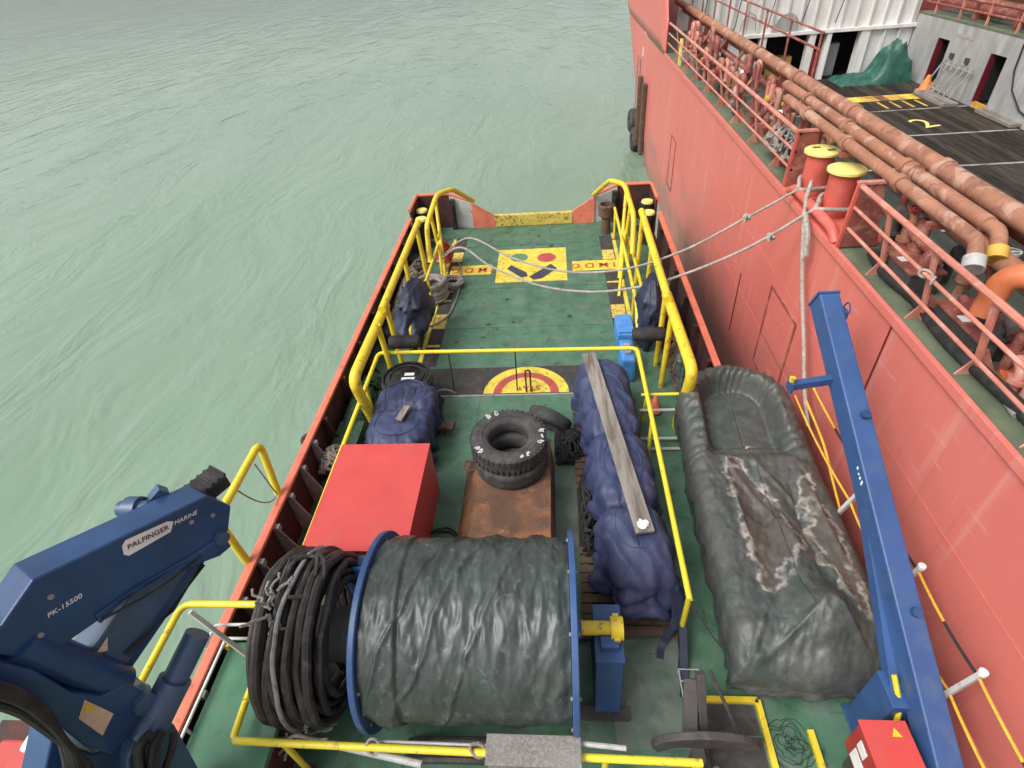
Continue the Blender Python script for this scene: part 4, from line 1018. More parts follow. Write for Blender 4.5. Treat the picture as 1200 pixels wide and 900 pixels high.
# rope fence outboard of the davit
t = thing('rope_fence', 'grey stanchions strung with yellow and black ropes beside the red hull', 'fence', (4.2, 3.4, .5))
for y in (5.3, 3.95, 2.72):
    MB().bar((3.95, y-.05, .75), (4.30, y, 1.66), .05, .06).build('stanchion', 'grey_light', t); MB().lathe([(0, 0), (.045, 0), (.045, .05), (0, .05)], (4.30, y, 1.66), seg=10).build('cap', 'white_paint', t)
MB().box(3.7, 4.0, .5, 6.4, .66, .74, .01).build('sill', 'bulwark_in', t)
for (x, z_, dr) in ((4.29, 1.60, .05), (4.14, 1.24, .07)):
    ys = [7.6, 5.3, 3.95, 2.72, 1.2]
    for a_, b_ in zip(ys[:-1], ys[1:]):
        pts = sag((x, a_, z_), (x, b_, z_), dr, 12)
        MB().tube(pts[:7], .017, 6).build('rope', 'rope_yellow', t); MB().tube(pts[6:], .017, 6).build('rope', 'rope_yellow' if z_ < 1.5 else 'rope_black', t)

# ================================================================== knuckle boom crane
CQ = Vector((-3.8, 2.1, 0)); CU = Vector((.466, .885, 0)).normalized(); CN = Vector((-CU.y, CU.x, 0))   # CN points away from the camera
def cp(x, y, off=0.0): return onPlane(x, y, CQ+CN*off, CN)
crane = thing('knuckle_crane', 'folded dark blue knuckle boom crane with white lettering', 'crane', (-4.1, 1.7, .9))
def plate(name, px, off, th, m, parent=crane, bev=.015): return MB().prism([cp(*p, off) for p in px], CN*th).build(name, m, parent, bevel=bev)
plate('boom', [(38, 680), (242, 581), (271, 593), (268, 622), (240, 643), (178, 678), (118, 726), (72, 758), (30, 772), (0, 768), (-90, 800), (-90, 760), (0, 735)], 0, .30, 'blue_crane')
plate('boom_flange', [(225, 652), (262, 628), (272, 640), (258, 652), (215, 668), (160, 692), (118, 732), (112, 722), (170, 684)], -.03, .36, 'blue_crane')
plate('extension_beam', [(168, 678), (228, 655), (140, 792), (104, 768)], .10, .26, 'blue_crane_light')
plate('extension_beam', [(226, 655), (250, 645), (142, 802), (126, 786)], .14, .22, 'blue_crane')
plate('main_arm', [(-90, 790), (-20, 772), (40, 786), (84, 812), (120, 816), (150, 800), (172, 812), (170, 850), (130, 884), (100, 876), (62, 846), (30, 828), (-90, 806)], -.06, .30, 'blue_crane')
a_, b_ = cp(20, 752, .10), cp(140, 800, .10)
MB().cyl(a_, b_, .15, 18).build('cylinder', 'blue_crane', crane)
MB().cyl(b_, b_+(b_-a_)*.3, .07, 14).build('piston_rod', 'grey_light', crane)
a_, b_ = cp(232, 742, -.1), cp(178, 850, -.1)
MB().cyl(a_, a_+(b_-a_)*.55, .115, 18).cyl(a_+(b_-a_)*.5, b_+(b_-a_)*.1, .15, 18).build('post', 'blue_crane_light', crane)
plate('bracket', [(170, 835), (205, 850), (235, 905), (270, 960), (150, 960), (150, 890)], -.08, .26, 'blue_crane_light')
plate('slew_housing', [(60, 866), (110, 884), (150, 872), (172, 850), (176, 960), (40, 960)], .06, .34, 'blue_crane')
a_, b_ = cp(120, 726, -.04), cp(236, 652, -.04)
MB().tube(fillet([a_, a_.lerp(b_, .5)+Vector((0, 0, -.06)), b_], .2), .011, 6).build('hydraulic_line', 'black_rubber', crane)
a_, b_ = cp(150, 770, .06), cp(240, 662, .06)
for k in range(3): MB().tube([a_+CN*.02*k+Vector((0, 0, .02*k)), a_.lerp(b_, .5)+Vector((.02*k, 0, -.03)), b_+CN*.02*k], .008, 6).build('hydraulic_line', 'black_rubber', crane)
for x_, y_ in ((60, 700), (225, 612), (48, 745), (250, 604)):
    p = cp(x_, y_, -.012); MB().cyl(p, p+CN*.02, .022, 10).build('bolt', 'grey_metal', crane)
# column down to the platform
c0 = cp(120, 960, .12); MB().cyl((c0.x, c0.y, .902), (c0.x, c0.y, c0.z+.3), .26, 20).build('column', 'blue_crane', crane)
MB().lathe([(0, 0), (.42, 0), (.42, .06), (0, .06)], (c0.x, c0.y, .902), seg=20).build('base_plate', 'blue_crane', crane)
# head fittings behind the boom tip
p = cp(158, 596, .42); MB().lathe([(0, -.14), (.07, -.14), (.075, -.06), (.11, -.06), (.11, .06), (.075, .06), (.07, .14), (0, .14)], p, 'x', 16).build('winch_motor', 'blue_crane_light', crane)
MB().bar(p+Vector((-.06, -.1, -.12)), p+Vector((.20, .2, -.06)), .16, .12).bar(p+Vector((.06, .05, -.05)), p+Vector((.2, .18, .06)), .09, .10).build('motor_bracket', 'blue_crane_light', crane)
p = cp(243, 570, .34); MB().bar(p-CU*.16, p+CU*.16, .26, .16).build('end_block', 'black_rubber', crane, bevel=.02)
for k in range(5): MB().bar(p-CU*(.14-.07*k)+Vector((0, 0, .082)), p-CU*(.115-.07*k)+Vector((0, 0, .082)), .24, .02).build('fin', 'black_rubber', crane)
p = cp(262, 632, -.05); MB().cyl(p, p+CN*.42, .07, 16).build('pivot_pin', 'blue_crane_light', crane)
p = cp(172, 826, -.12); MB().cyl(p, p+CN*.42, .10, 16).build('pivot_pin', 'blue_crane_light', crane)
# lettering on the boom side
fo = -.004
def on_boom(x, y): return cp(x, y, fo)
xd = (on_boom(232, 600)-on_boom(62, 722)); 
xa = (on_boom(228, 603)-on_boom(145, 645)).normalized(); yd = (-CN).cross(xa)
pill = [(143, 640), (147, 633), (196, 611), (203, 611), (200, 623), (151, 651), (145, 650)]
lb = MB().prism([on_boom(*p) for p in pill], -CN*.003).build('name_plate', 'text_white', crane)
c = (on_boom(147, 642)+on_boom(199, 617))/2-CN*.006
text('PALFINGER', (on_boom(199, 617)-on_boom(147, 642)).length/5.35, 'text_dark', lb, c, xa, yd, bold=0)
c = (on_boom(203, 613)+on_boom(231, 601))/2-CN*.003
text('MARINE', (on_boom(231, 601)-on_boom(203, 613)).length/3.7, 'text_white', crane, c, xa, yd, shear=.2)
xb = (on_boom(98, 696)-on_boom(52, 724)).normalized(); ybd = (-CN).cross(xb)
c = (on_boom(98, 696)+on_boom(52, 724))/2-CN*.003
text('PK-15500', (on_boom(98, 696)-on_boom(52, 724)).length/4.5, 'text_white', crane, c, xb, ybd, bold=0, shear=.2)
# stickers
q = MB().prism([cp(x, y, -.064) for x, y in ((99, 820), (133, 836), (120, 862), (92, 842))], -CN*.003).build('warning_sticker', 'sticker', crane)
MB().prism([cp(x, y, -.070) for x, y in ((101, 824), (114, 830), (99, 836))], -CN*.003).build('warning_triangle', 'yellow', q)
q = MB().prism([cp(x, y, .094) for x, y in ((126, 746), (126, 762), (112, 766))], -CN*.003).build('warning_triangle', 'sticker', crane)
# hoses at the foot of the crane
rd = random.Random(9)
for k in range(18):
    o = rd.uniform(-.10, .06); j = rd.uniform(-14, 16)
    pts = [cp(-40, 806+j, -.12+o), cp(20, 818+j, -.14+o), cp(58, 846+j, -.16+o), cp(88+j, 884+j*.5, -.14+o), cp(100+j*1.5, 940, -.12+o)]
    MB().tube(fillet(pts, .2), .030, 8).build('hydraulic_hose', 'black_rubber', crane)
for k in range(14):
    o = rd.uniform(-.12, .06); j = rd.uniform(-16, 16)
    pts = [cp(190+j, 858, -.15+o), cp(182+j*1.5, 876, -.22+o), cp(178+j, 905, -.18+o), cp(182+j, 950, -.14+o)]
    MB().tube(fillet(pts, .2), .026, 8).build('hydraulic_hose', 'black_rubber', crane)
# deck things glimpsed below the crane
p = g(20, 890, 1.0)
MB().box(p.x-.35, p.x+.35, p.y-.3, p.y+.2, .72, 1.0, .03).build('tool_box', 'red_box', None, 'red box top glimpsed below the crane arm', 'box')
p = g(45, 872, 1.15); MB().box(p.x-.12, p.x+.16, p.y-.1, p.y+.12, 1.0, 1.25, .04).build('canister', 'white_paint', None, 'white canister glimpsed below the crane arm', 'canister')
p = g(105, 885, 1.2); MB().lathe([(0, 0), (.1, 0), (.1, .2), (.05, .25), (0, .26)], (p.x, p.y, 1.0), seg=14).build('valve', 'yellow', None, 'yellow valve cap under the crane arm', 'valve')
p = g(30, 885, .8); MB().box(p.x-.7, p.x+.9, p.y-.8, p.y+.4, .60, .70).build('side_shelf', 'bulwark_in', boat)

# ================================================================== ship alongside
HX, WZ3, CZ = 4.58, 3.5, 1.0
ship = thing('supply_ship', 'large red offshore supply ship with pipes along its side', 'ship', (11, 15, -2.6))
def hx(y, z):
    y0 = 27.5+(z+2.4)*1.55
    n = max(0, y-y0); return HX+.012*n*n+(.10*max(0, -z-1.2))
ys = [-14+1.0*i for i in range(0, 80)]; zs = [-3.2, -2.6, -2.0, -1.4, -.7, 0, .7, 1.4, 2.1, 2.8, 3.5]
def top(y): return zs
vs = []; fs = []
for y in ys:
    for z in zs: vs.append((hx(y, z), y, z))
nz_ = len(zs)
for i in range(len(ys)-1):
    for j in range(nz_-1): fs.append((i*nz_+j, (i+1)*nz_+j, (i+1)*nz_+j+1, i*nz_+j+1))
o0 = len(vs)
for y in ys: vs += [(19.2+0*y if y < 45 else 19.2-.01*(y-45)**2, y, -3.2), (19.2 if y < 45 else 19.2-.01*(y-45)**2, y, 3.5)]
for i in range(len(ys)-1): fs.append((o0+2*i, o0+2*i+1, o0+2*i+3, o0+2*i+2)); fs.append((i*nz_, o0+2*i, o0+2*i+2, (i+1)*nz_))
hull = MB().add(vs, fs, True).build('hull', 'ship_red', ship, fix=True)
# forecastle side above the deck line
vs = []; fs = []; yf = [25.9, 26.6]+[27.5+1.0*i for i in range(0, 38)]; zf = [3.502, 3.9, 4.5, 5.5, 6.5, 8.0]
for i, y in enumerate(yf):
    hgt = 4.62 if i == 0 else 5.6 if i == 1 else 8.0
    for z in zf:
        zz = 3.502+(z-3.502)/(8-3.502)*(hgt-3.502); vs.append((hx(y, zz)+.0, y, zz))
for i in range(len(yf)-1):
    for j in range(5): fs.append((i*6+j, (i+1)*6+j, (i+1)*6+j+1, i*6+j+1))
fc = MB().add(vs, fs, True).build('forecastle_side', 'ship_red', ship)
sm = fc.modifiers.new('thickness', 'SOLIDIFY'); sm.thickness = .06; sm.offset = 0
# hull details
def hull_bar(y0, z0, y1, z1, w_, m, nm, px_=.012):
    MB().bar((HX-px_/2-.002, y0, z0), (HX-px_/2-.002, y1, z1), px_, w_, (0, -(z1-z0), (y1-y0))).build(nm, m, ship) if False else MB().bar((HX-px_*.5-.002, y0, z0), (HX-px_*.5-.002, y1, z1), w_, px_, (1, 0, 0)).build(nm, m, ship)
hull_bar(6.6, 3.48, 6.6, 1.2, .025, 'dark_red', 'weld_seam')
for z in (1.95, .5): hull_bar(-8, z, 26, z, .014, 'ship_red', 'weld_seam', .006)
for (ya, yb, za, zb) in ((9.18, 10.66, -.32, 1.66), (22.0, 22.9, -.6, 1.25)):
    fr = MB()
    for q0, q1 in (((ya, za), (ya, zb)), ((yb, za), (yb, zb)), ((ya, zb), (yb, zb)), ((ya, za), (yb, za))):
        fr.bar((HX-.012, q0[0], q0[1]), (HX-.012, q1[0], q1[1]), .05, .02, (1, 0, 0))
    f_ = fr.build('side_door_frame', 'ship_pipe_dark', ship)
    MB().box(HX-.008, HX-.003, ya+.04, yb-.04, za+.04, zb-.04).build('side_door', 'ship_red', f_)
hull_bar(12.6, .9, 12.6, -.8, .04, 'dark_red', 'weld_seam'); hull_bar(9.9, -.35, 9.5, -1.7, .04, 'dark_red', 'weld_seam')
# vertical rubbing guards and tyre fenders further forward
for y in (30.0, 31.6): MB().box(hx(y, 0)-.22, hx(y, 0)-.004, y-.22, y+.22, -1.7, 1.6, .05).build('rubbing_guard', 'wood_brown', ship)
for y, z in ((33.6, -1.0), (32.6, -1.7)):
    t = thing('hull_fender', f'black tyre fender hanging on the red hull, {"upper" if z > -1.2 else "lower"} of two', 'fender', (hx(y, z)-.30, y, z))
    MB().lathe([(.28, -.2), (.5, -.24), (.62, -.12), (.62, .12), (.5, .24), (.28, .2)], (hx(y, z)-.30, y, z), 'x', 28, True).build('tyre', 'tyre', t)
    MB().cyl((hx(y, z)-.25, y, z+.55), (hx(y, 1.5)-.05, y, 2.2), .03, 6).build('chain', 'rope_grey', t)
# draught marks high on the bow (white strokes and a number plate)
for (y, z, h_) in ((31.5, 4.6, .55), (31.8, 3.4, .45), (32.1, 2.4, .4)): MB().box(hx(y, z)-.02, hx(y, z)-.004, y-.08, y+.08, z, z+h_).build('draught_mark', 'text_white', ship)
t_ = MB().box(hx(31, 6)-.05, hx(31, 6)-.004, 30.7, 31.1, 5.6, 6.4).build('port_light', 'text_white', ship)

# walkway
wk = MB().box(HX-.005, 6.45, -14, 31, WZ3-.10, WZ3).build('walkway', 'ship_deck', ship)
MB().box(6.40, 6.52, -14, 31, CZ-.3, WZ3-.102).build('inner_bulkhead', 'ship_grey', ship)
MB().box(HX-.05, HX+.02, -14, 25.9, WZ3-.10, WZ3+.035, .01).build('sheer_strake', 'ship_red', ship)
# cargo deck with planks
cd = MB().box(6.53, 16.7, -14, 31, CZ-.25, CZ).build('cargo_deck', 'dark_void', ship)
secs = [(27.4, 30.9), (25.08, 26.5), (21.85, 24.95), (18.68, 21.72), (14.2, 18.55), (9.6, 14.07)]
rd = random.Random(5); pm = {}
for (ya, yb) in secs:
    x = 6.6
    while x < 16.5:
        wd = .30; key = (ya, rd.randrange(3))
        if key not in pm:
            me = bpy.data.meshes.new('plank'); L_ = yb-ya
            m2 = MB().box(0, wd-.022, 0, L_, 0, .05); me.from_pydata(m2.v, [], m2.f); me.materials.append(MATS['plank_'+'abc'[key[1]]]); pm[key] = me
        o = bpy.data.objects.new('plank', pm[key]); COL.objects.link(o); o.parent = cd
        o.location = Vector((x, ya, CZ+.002+rd.uniform(0, .008)))-BASE[cd.name]; x += wd
for ya in (24.95, 21.72, 18.55, 14.07): MB().box(6.6, 16.5, ya+.005, ya+.125, CZ+.001, CZ+.055).build('steel_strip', 'steel_strip', cd)
MB().box(9.5, 16.4, 26.52, 27.38, CZ+.001, CZ+.045).build('yellow_stripe', 'ship_yellow', cd)
for k in range(5): MB().box(10.6+1.1*k, 11.0+1.1*k, 26.55, 27.35, CZ+.046, CZ+.05).build('stripe_block', 'rust' if k % 2 else 'yellow_mark', cd)
text('2', 1.5, 'bollard_yellow', cd, (13.95, 23.05, CZ+.066), (1, .25, 0), (-.25, 1, 0), 'deck_number')
for k in range(4): MB().box(13.6+.5*k, 13.7+.5*k, 25.3, 26.3, CZ+.062, CZ+.068).build('yellow_dash', 'ship_yellow', cd)

# far side wall with two door openings
wl = thing('cargo_rail_wall', 'grey steel wall across the planked deck with two dark doorways', 'wall', (16.8, 20, CZ))
doors = [(24.2, 25.1), (27.98, 28.8)]
segs = [(-14, 24.2), (25.1, 27.98), (28.8, 31)]
for a_, b_ in segs: MB().box(16.7, 16.82, a_, b_, CZ+.001, 3.5).build('panel', 'ship_grey', wl)
for a_, b_ in doors:
    MB().box(16.7, 16.82, a_, b_, 2.86, 3.5).build('lintel', 'ship_grey', wl); MB().box(16.7, 16.82, a_, b_, CZ+.001, 1.2).build('threshold', 'ship_yellow', wl)
    fr = MB(); fr.box(16.66, 16.90, b_-.05, b_-.002, 1.202, 2.858); fr.build('door_frame', 'dark_red', wl)
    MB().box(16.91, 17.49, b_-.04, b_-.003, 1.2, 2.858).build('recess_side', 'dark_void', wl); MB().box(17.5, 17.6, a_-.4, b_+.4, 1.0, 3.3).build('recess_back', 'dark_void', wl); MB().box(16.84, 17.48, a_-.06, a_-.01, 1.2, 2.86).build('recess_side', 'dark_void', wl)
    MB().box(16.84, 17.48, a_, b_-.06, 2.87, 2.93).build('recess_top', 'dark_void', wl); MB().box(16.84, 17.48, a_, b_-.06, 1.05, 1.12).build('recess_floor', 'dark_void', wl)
for y in (26.2, 27.3, 22.4): MB().box(16.6, 16.69, y, y+.22, 2.3, 2.5, .02).build('fitting', 'anchor', wl)
MB().tube([(16.66, 23.6, 3.4), (16.65, 23.5, 2.6), (16.66, 23.2, 2.0), (16.66, 22.4, 1.5), (16.66, 21.4, 1.3)], .03, 6).build('cable', 'rope_black', wl)
MB().box(16.3, 16.69, 22, 24.15, CZ+.06, CZ+.16).build('kerb', 'wood_grey', wl)
text('SAFETY FIRST', .42, 'text_red', wl, (16.69, 27.0, 3.15), (0, -1, 0), (0, 0, 1)) if False else MB().box(16.688, 16.697, 26.4, 27.7, 3.07, 3.17).build('faded_stripe', 'faded_red', wl)
MB().box(16.7, 18.9, -14, 31, 3.502, 3.58).build('far_walkway', 'ship_deck', ship)
t = thing('far_railing', 'red railing with pipes above the grey cargo wall', 'railing', (17, 22, 3.58))
for z in (3.95, 4.3, 4.65): MB().cyl((16.85, 5, z), (16.85, 31, z), .045, 8).build('rail', 'ship_pipe_dark', t)
for k in range(14): MB().bar((16.85, 6.0+1.85*k, 3.58), (16.85, 6.0+1.85*k, 4.68), .07, .07).build('post', 'ship_rail', t)
for k, (x, z, r_) in enumerate(((17.4, 3.95, .16), (17.8, 4.15, .2), (18.2, 4.4, .18), (17.6, 4.5, .12))):
    MB().cyl((x, 5, z), (x, 31, z), r_, 12).build('pipe', 'ship_pipe' if k % 2 else 'ship_pipe_dark', ship)
for k in range(9): MB().box(17.2, 18.5, 7+2.6*k, 7.2+2.6*k, 3.582, 4.2).build('pipe_support', 'ship_pipe_dark', ship)

# white superstructure
ss = thing('superstructure', 'white deckhouse front with ribbed panels and dark openings below', 'building', (11.3, 31.5, CZ))
x = 5.9; k = 0
while x < 16.6:
    x1 = min(x+.62, 16.7)
    MB().box(x+.006, x1-.006, 31.05, 31.3, 3.16, 9.0).build('panel', 'ship_white', ss)
    MB().box(x-.04, x+.04, 30.94, 31.045, 3.16, 9.0).build('rib', 'ship_white', ss); x = x1
MB().box(5.9, 16.7, 30.85, 31.3, 3.0, 3.155, .02).build('beam', 'ship_white', ss)
for a_, b_ in ((8.9, 9.3), (9.8, 10.12), (12.05, 12.35), (12.85, 13.05), (14.35, 14.75)):
    MB().box(a_, b_, 30.9, 31.3, CZ+.052, 2.998).build('pillar', 'ship_white', ss)
for a_, b_ in ((14.75, 15.4), (15.41, 16.05), (16.06, 16.69)): MB().box(a_, b_, 31.05, 31.3, CZ+.001, 2.998).build('panel', 'ship_white', ss)
for a_ in (15.4, 16.05): MB().box(a_-.05, a_+.05, 30.94, 31.045, CZ+.06, 2.998).build('rib', 'ship_white', ss)
MB().box(5.9, 8.9, 31.05, 31.3, CZ, 2.998).build('panel', 'ship_white', ss)
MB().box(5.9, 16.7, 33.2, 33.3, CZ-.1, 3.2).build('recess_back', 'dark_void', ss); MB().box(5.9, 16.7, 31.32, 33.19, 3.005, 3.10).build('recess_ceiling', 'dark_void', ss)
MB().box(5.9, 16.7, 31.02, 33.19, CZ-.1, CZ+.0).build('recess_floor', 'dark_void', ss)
MB().box(12.4, 12.8, 31.2, 31.6, CZ+.002, 2.2, .03).build('locker', 'red_small', ss)
MB().box(10.5, 11.7, 31.6, 32.2, CZ+.002, 2.0, .03).build('pallet_load', 'ship_yellow', ss)
MB().box(13.2, 13.9, 31.8, 32.2, CZ+.002, 2.4, .03).build('locker', 'ship_grey', ss)
MB().box(5.9, 16.7, 31.301, 40, 3.2, 9.0).build('house', 'ship_white', ss)
for k in range(5):
    MB().tube(sag((7.5+1.6*k, 30.88, 8.5), (7.0+1.5*k, 30.8, 3.4), 0, 3), .02, 6).build('cable', 'rope_black', ss)
MB().tube([(8.8, 30.9, 3.3+.02), (8.9, 30.86, 3.8), (9.1, 30.86, 4.05), (9.4, 30.86, 3.9), (9.5, 30.86, 3.3)], .02, 6).build('pipe', 'grey_metal', ss)
mb = MB(); mb.prism([(10.9+.55*math.cos(PI*k/10), 30.90, 3.16+.75*math.sin(PI*k/10)**.8) for k in range(11)], (0, .03, 0)); mb.build('vent_hood', 'ship_grey', ss)
# green tarp pile, cone, rack on the cargo deck
def lump(name, label, m, x0, x1, y0, y1, hfun, cat):
    nx, ny = 40, 26; vs = []; fs = []
    for i in range(nx+1):
        for j in range(ny+1):
            u, v = i/nx, j/ny; e = min(1, 5*min(u, 1-u, v, 1-v)); x = x0+(x1-x0)*u; y = y0+(y1-y0)*v
            z = CZ+.06+e**.6*hfun(u, v)*(1+.25*ridge(u*5, v*4, 2))+.05*e*fbm(u*9, v*9, 3); vs.append((x+.1*fbm(u*4, v*4, 9), y+.1*fbm(u*4, v*4, 19), max(z, CZ+.056)))
    for i in range(nx):
        for j in range(ny): fs.append((i*(ny+1)+j, (i+1)*(ny+1)+j, (i+1)*(ny+1)+j+1, i*(ny+1)+j+1))
    e_ = [i*(ny+1) for i in range(nx+1)]+[nx*(ny+1)+j for j in range(1, ny+1)]+[i*(ny+1)+ny for i in range(nx-1, -1, -1)]+[j for j in range(ny-1, 0, -1)]
    fs.append(tuple(e_)); return MB().add(vs, fs, True).build(name, m, None, label, cat)
lump('tarp_heap', 'green tarpaulin heaped over cargo in the deckhouse corner', 'tarp_teal', 13.3, 16.4, 29.2, 30.8, lambda u, v: .25+1.05*sstep(.45, .7, u), 'tarpaulin')
t = thing('marker_cone', 'orange cone shaped bollard at the grey cargo wall', 'cone', (16.15, 27.6, CZ+.06))
MB().lathe([(0, 0), (.34, 0), (.34, .05), (.25, .07), (.07, .62), (0, .64)], (16.15, 27.6, CZ+.06), seg=12).build('body', 'cone_orange', t)
t = thing('steel_rack', 'pale steel rack leaning between the two doorways', 'rack', (16.3, 26.4, CZ+.06))
for k in range(6): MB().cyl((16.0, 25.6+.4*k, CZ+.07), (16.62, 25.7+.4*k, CZ+1.25), .03, 6).build('bar', 'grey_metal', t)
for z in (.3, 1.1): MB().cyl((16.0+.5*z, 25.5, CZ+z), (16.0+.5*z, 27.7, CZ+z), .03, 6).build('bar', 'grey_metal', t)
MB().box(15.5, 16.1, 24.9, 27.2, CZ+.06, CZ+.22, .03).build('timber', 'wood_grey', t)

# ship bollards (near edge)
for i, (x, y) in enumerate(((4.98, 10.95), (5.02, 9.95))):
    t = thing('ship_bollard', ['red mooring bollard with scuffed yellow top on the ship edge', 'red mooring bollard with clean yellow top, next to the slanted rail plate'][i], 'bollard', (x, y, WZ3), 'ship mooring bollards')
    MB().lathe([(0, .002), (.24, .002), (.24, .80), (.0, .80)], (x, y, WZ3), seg=28).build('post', 'bollard_red', t)
    MB().lathe([(0, .802), (.31, .802), (.31, .845), (.29, .86), (0, .865)], (x, y, WZ3), seg=28).build('cap', 'bollard_yellow', t)
    if i == 0:
        for dx, dy in ((-.08, .1), (.12, -.08)): MB().box(x+dx-.07, x+dx+.07, y+dy-.04, y+dy+.04, WZ3+.8665, WZ3+.869).build('scuff', 'rust', t)
MB().box(4.56, 5.45, 8.75, 11.3, WZ3+.002, WZ3+.05, .01).build('bollard_base', 'bollard_red', ship)
MB().tube(fillet([(4.62, 11.1, WZ3+.03), (4.60, 10.8, WZ3+.2), (4.60, 9.0, WZ3+.2), (4.62, 8.8, WZ3+.03)], .1), .09, 10).build('fairlead_lip', 'bollard_red', ship)

# ship side railing
def ship_rail(label, y0, y1, posts, plate_y):
    t = thing('ship_railing', label, 'railing', (HX+.08, (y0+y1)/2, WZ3))
    for z, r_ in ((WZ3+.36, .026), (WZ3+.70, .026), (WZ3+1.04, .042)): MB().cyl((HX+.08, y0, z), (HX+.08, y1, z), r_, 8).build('rail', 'ship_rail', t)
    for y in posts:
        MB().bar((HX+.30, y+.02, WZ3), (HX+.10, y, WZ3+1.02), .10, .03, (1, 0, 0)).build('post', 'ship_rail', t)
        MB().prism([(HX+.10, y+.03, WZ3), (HX+.55, y+.03, WZ3), (HX+.33, y+.03, WZ3+.36)], (0, .02, 0)).build('gusset', 'ship_rail', t)
    if plate_y is not None:
        MB().prism([(HX+.02, plate_y, WZ3+.04), (HX+.62, plate_y, WZ3+.04), (HX+.42, plate_y, WZ3+1.06), (HX+.06, plate_y, WZ3+1.06)], (0, .05, 0)).build('end_plate', 'ship_pipe_dark', t)
        MB().box(HX+.03, HX+.45, plate_y-.02, plate_y+.08, WZ3+1.062, WZ3+1.10).build('end_cap', 'ship_rail', t)
        MB().bar((HX+.01, plate_y+.02, WZ3+.03), (HX+.05, plate_y+.02, WZ3+1.06), .05, .05).build('end_post', 'bollard_red', t)
ship_rail('pink red ship railing running forward from the bollards', 25.9, 11.35, [12.6, 14.3, 16.0, 17.7, 19.4, 21.1, 22.8, 24.5], 11.35)
ship_rail('pink red ship railing beside the black hose and orange vent', 8.65, -6, [7.75, 6.55, 5.35, 4.15, 2.9, 1.6, .3, -1], 8.65)
# pipes over the walkway
def pipe(x, z, y0, y1, r_, m='ship_pipe', clamps=()):
    p = MB().cyl((x, y0, z), (x, y1, z), r_, 16).build('pipe', m, ship)
    for y in clamps: MB().lathe([(r_+.002, -.07), (r_+.03, -.07), (r_+.03, .07), (r_+.002, .07)], (x, y, z), 'y', 18).build('flange', m, p)
    return p
pipe(5.80, 4.70, -6, 31, .135, 'ship_pipe', (2, 5.5, 8.7, 11.9, 15, 18.2, 21.5, 25))
pipe(5.42, 4.66, 6.9, 14.6, .10, 'ship_pipe', (8.8, 9.0, 11.2, 13.2))
pipe(5.05, 4.66, 6.7, 13.4, .09, 'ship_pipe', (8.4, 10.3, 12.2))
pipe(5.42, 4.40, -6, 8.2, .12, 'ship_pipe', (3.2, 5.1))
pipe(5.55, 4.62, -6, 6.0, .13, 'ship_pipe', (1.5, 3.5, 5.0))
pipe(6.15, 4.35, -6, 31, .10, 'ship_pipe_dark', (4, 9, 14, 20))
pipe(5.25, 4.05, 7.2, 12.5, .075, 'ship_pipe_dark', (8.5, 10.2))
pipe(5.7, 4.2, 1.0, 25, .06, 'ship_pipe_dark'); pipe(6.0, 4.05, 1.0, 28, .08, 'ship_pipe_dark')
for x, y in ((5.42, 6.9), (5.05, 6.7)):          # open ends turned toward the sea, with hose couplings
    e = MB().tube(fillet([(x, y+.02, 4.66), (x, y-.22, 4.66), (x-.10, y-.45, 4.50)], .12), .088, 14, cap=False).build('pipe_end', 'ship_pipe', ship)
    v1 = Vector((x-.10, y-.45, 4.50)); dd = Vector((-.10, -.23, -.16)).normalized()
    MB().tube([v1-dd*.06, v1+dd*.10, v1+dd*.10, v1-dd*.05], [.12, .12, .09, .09], 18, cap=False).build('coupling', 'ship_yellow' if x > 5.2 else 'grey_light', e)
    MB().tube([v1-dd*.03, v1+dd*.02], .087, 14).build('bore', 'dark_void', e)
for k in range(10):     # supports under the pipes
    y = 1.5+2.9*k
    MB().box(5.72, 5.88, y-.05, y+.05, WZ3+.002, 4.53).build('pipe_support', 'ship_pipe_dark', ship)
    MB().box(4.95, 6.25, y-.06, y+.06, 4.46, 4.53).build('pipe_support', 'ship_pipe_dark', ship) if 6.9 < y < 14 else None
# goosenecks, valves and risers forward of the bollards
rd = random.Random(17)
for k in range(34):
    y = 11.9+.42*k+rd.uniform(-.12, .12); x = rd.choice((5.05, 5.25, 5.45, 5.6))+rd.uniform(-.08, .08); h_ = rd.uniform(.55, 1.25); r_ = rd.uniform(.05, .085)
    w_ = rd.choice((-.25, .25)); m = rd.choice(('ship_pipe', 'ship_pipe_dark', 'ship_pipe_dark', 'ship_rail'))
    e = MB().tube(fillet([(x, y, WZ3+.002), (x, y, WZ3+h_), (x, y+w_, WZ3+h_), (x, y+w_, WZ3+h_-rd.uniform(.15, .5))], .12, 4), r_, 10).build('vent_pipe', m, ship)
    MB().lathe([(r_, 0), (r_+.045, 0), (r_+.045, .04), (r_, .04)], (x, y, WZ3+h_*.4), seg=14).build('flange', m, e)
    if k % 3 == 0: MB().lathe([(0, -.03), (.11, -.03), (.11, .03), (0, .03)], (x-.1, y, WZ3+h_*.6), 'x', 14).build('valve_wheel', rd.choice(('red_small', 'anchor', 'white_paint', 'ship_yellow')), e)
for k in range(26):
    y = 11.8+.55*k+rd.uniform(-.2, .2); x = rd.uniform(4.85, 5.7); s_ = rd.uniform(.07, .17)
    MB().box(x-s_, x+s_, y-s_*1.2, y+s_*1.2, WZ3+.002, WZ3+s_*2.4, .02).build('fitting', rd.choice(('anchor', 'ship_pipe_dark', 'grey_metal', 'ship_pipe', 'wood_brown')), ship)
for k in range(6):
    y = 13.2+2.1*k; MB().bar((5.0, y, WZ3+.002), (5.85, y+.15, 4.55), .12, .06).build('pipe_bracket', 'ship_pipe_dark', ship)
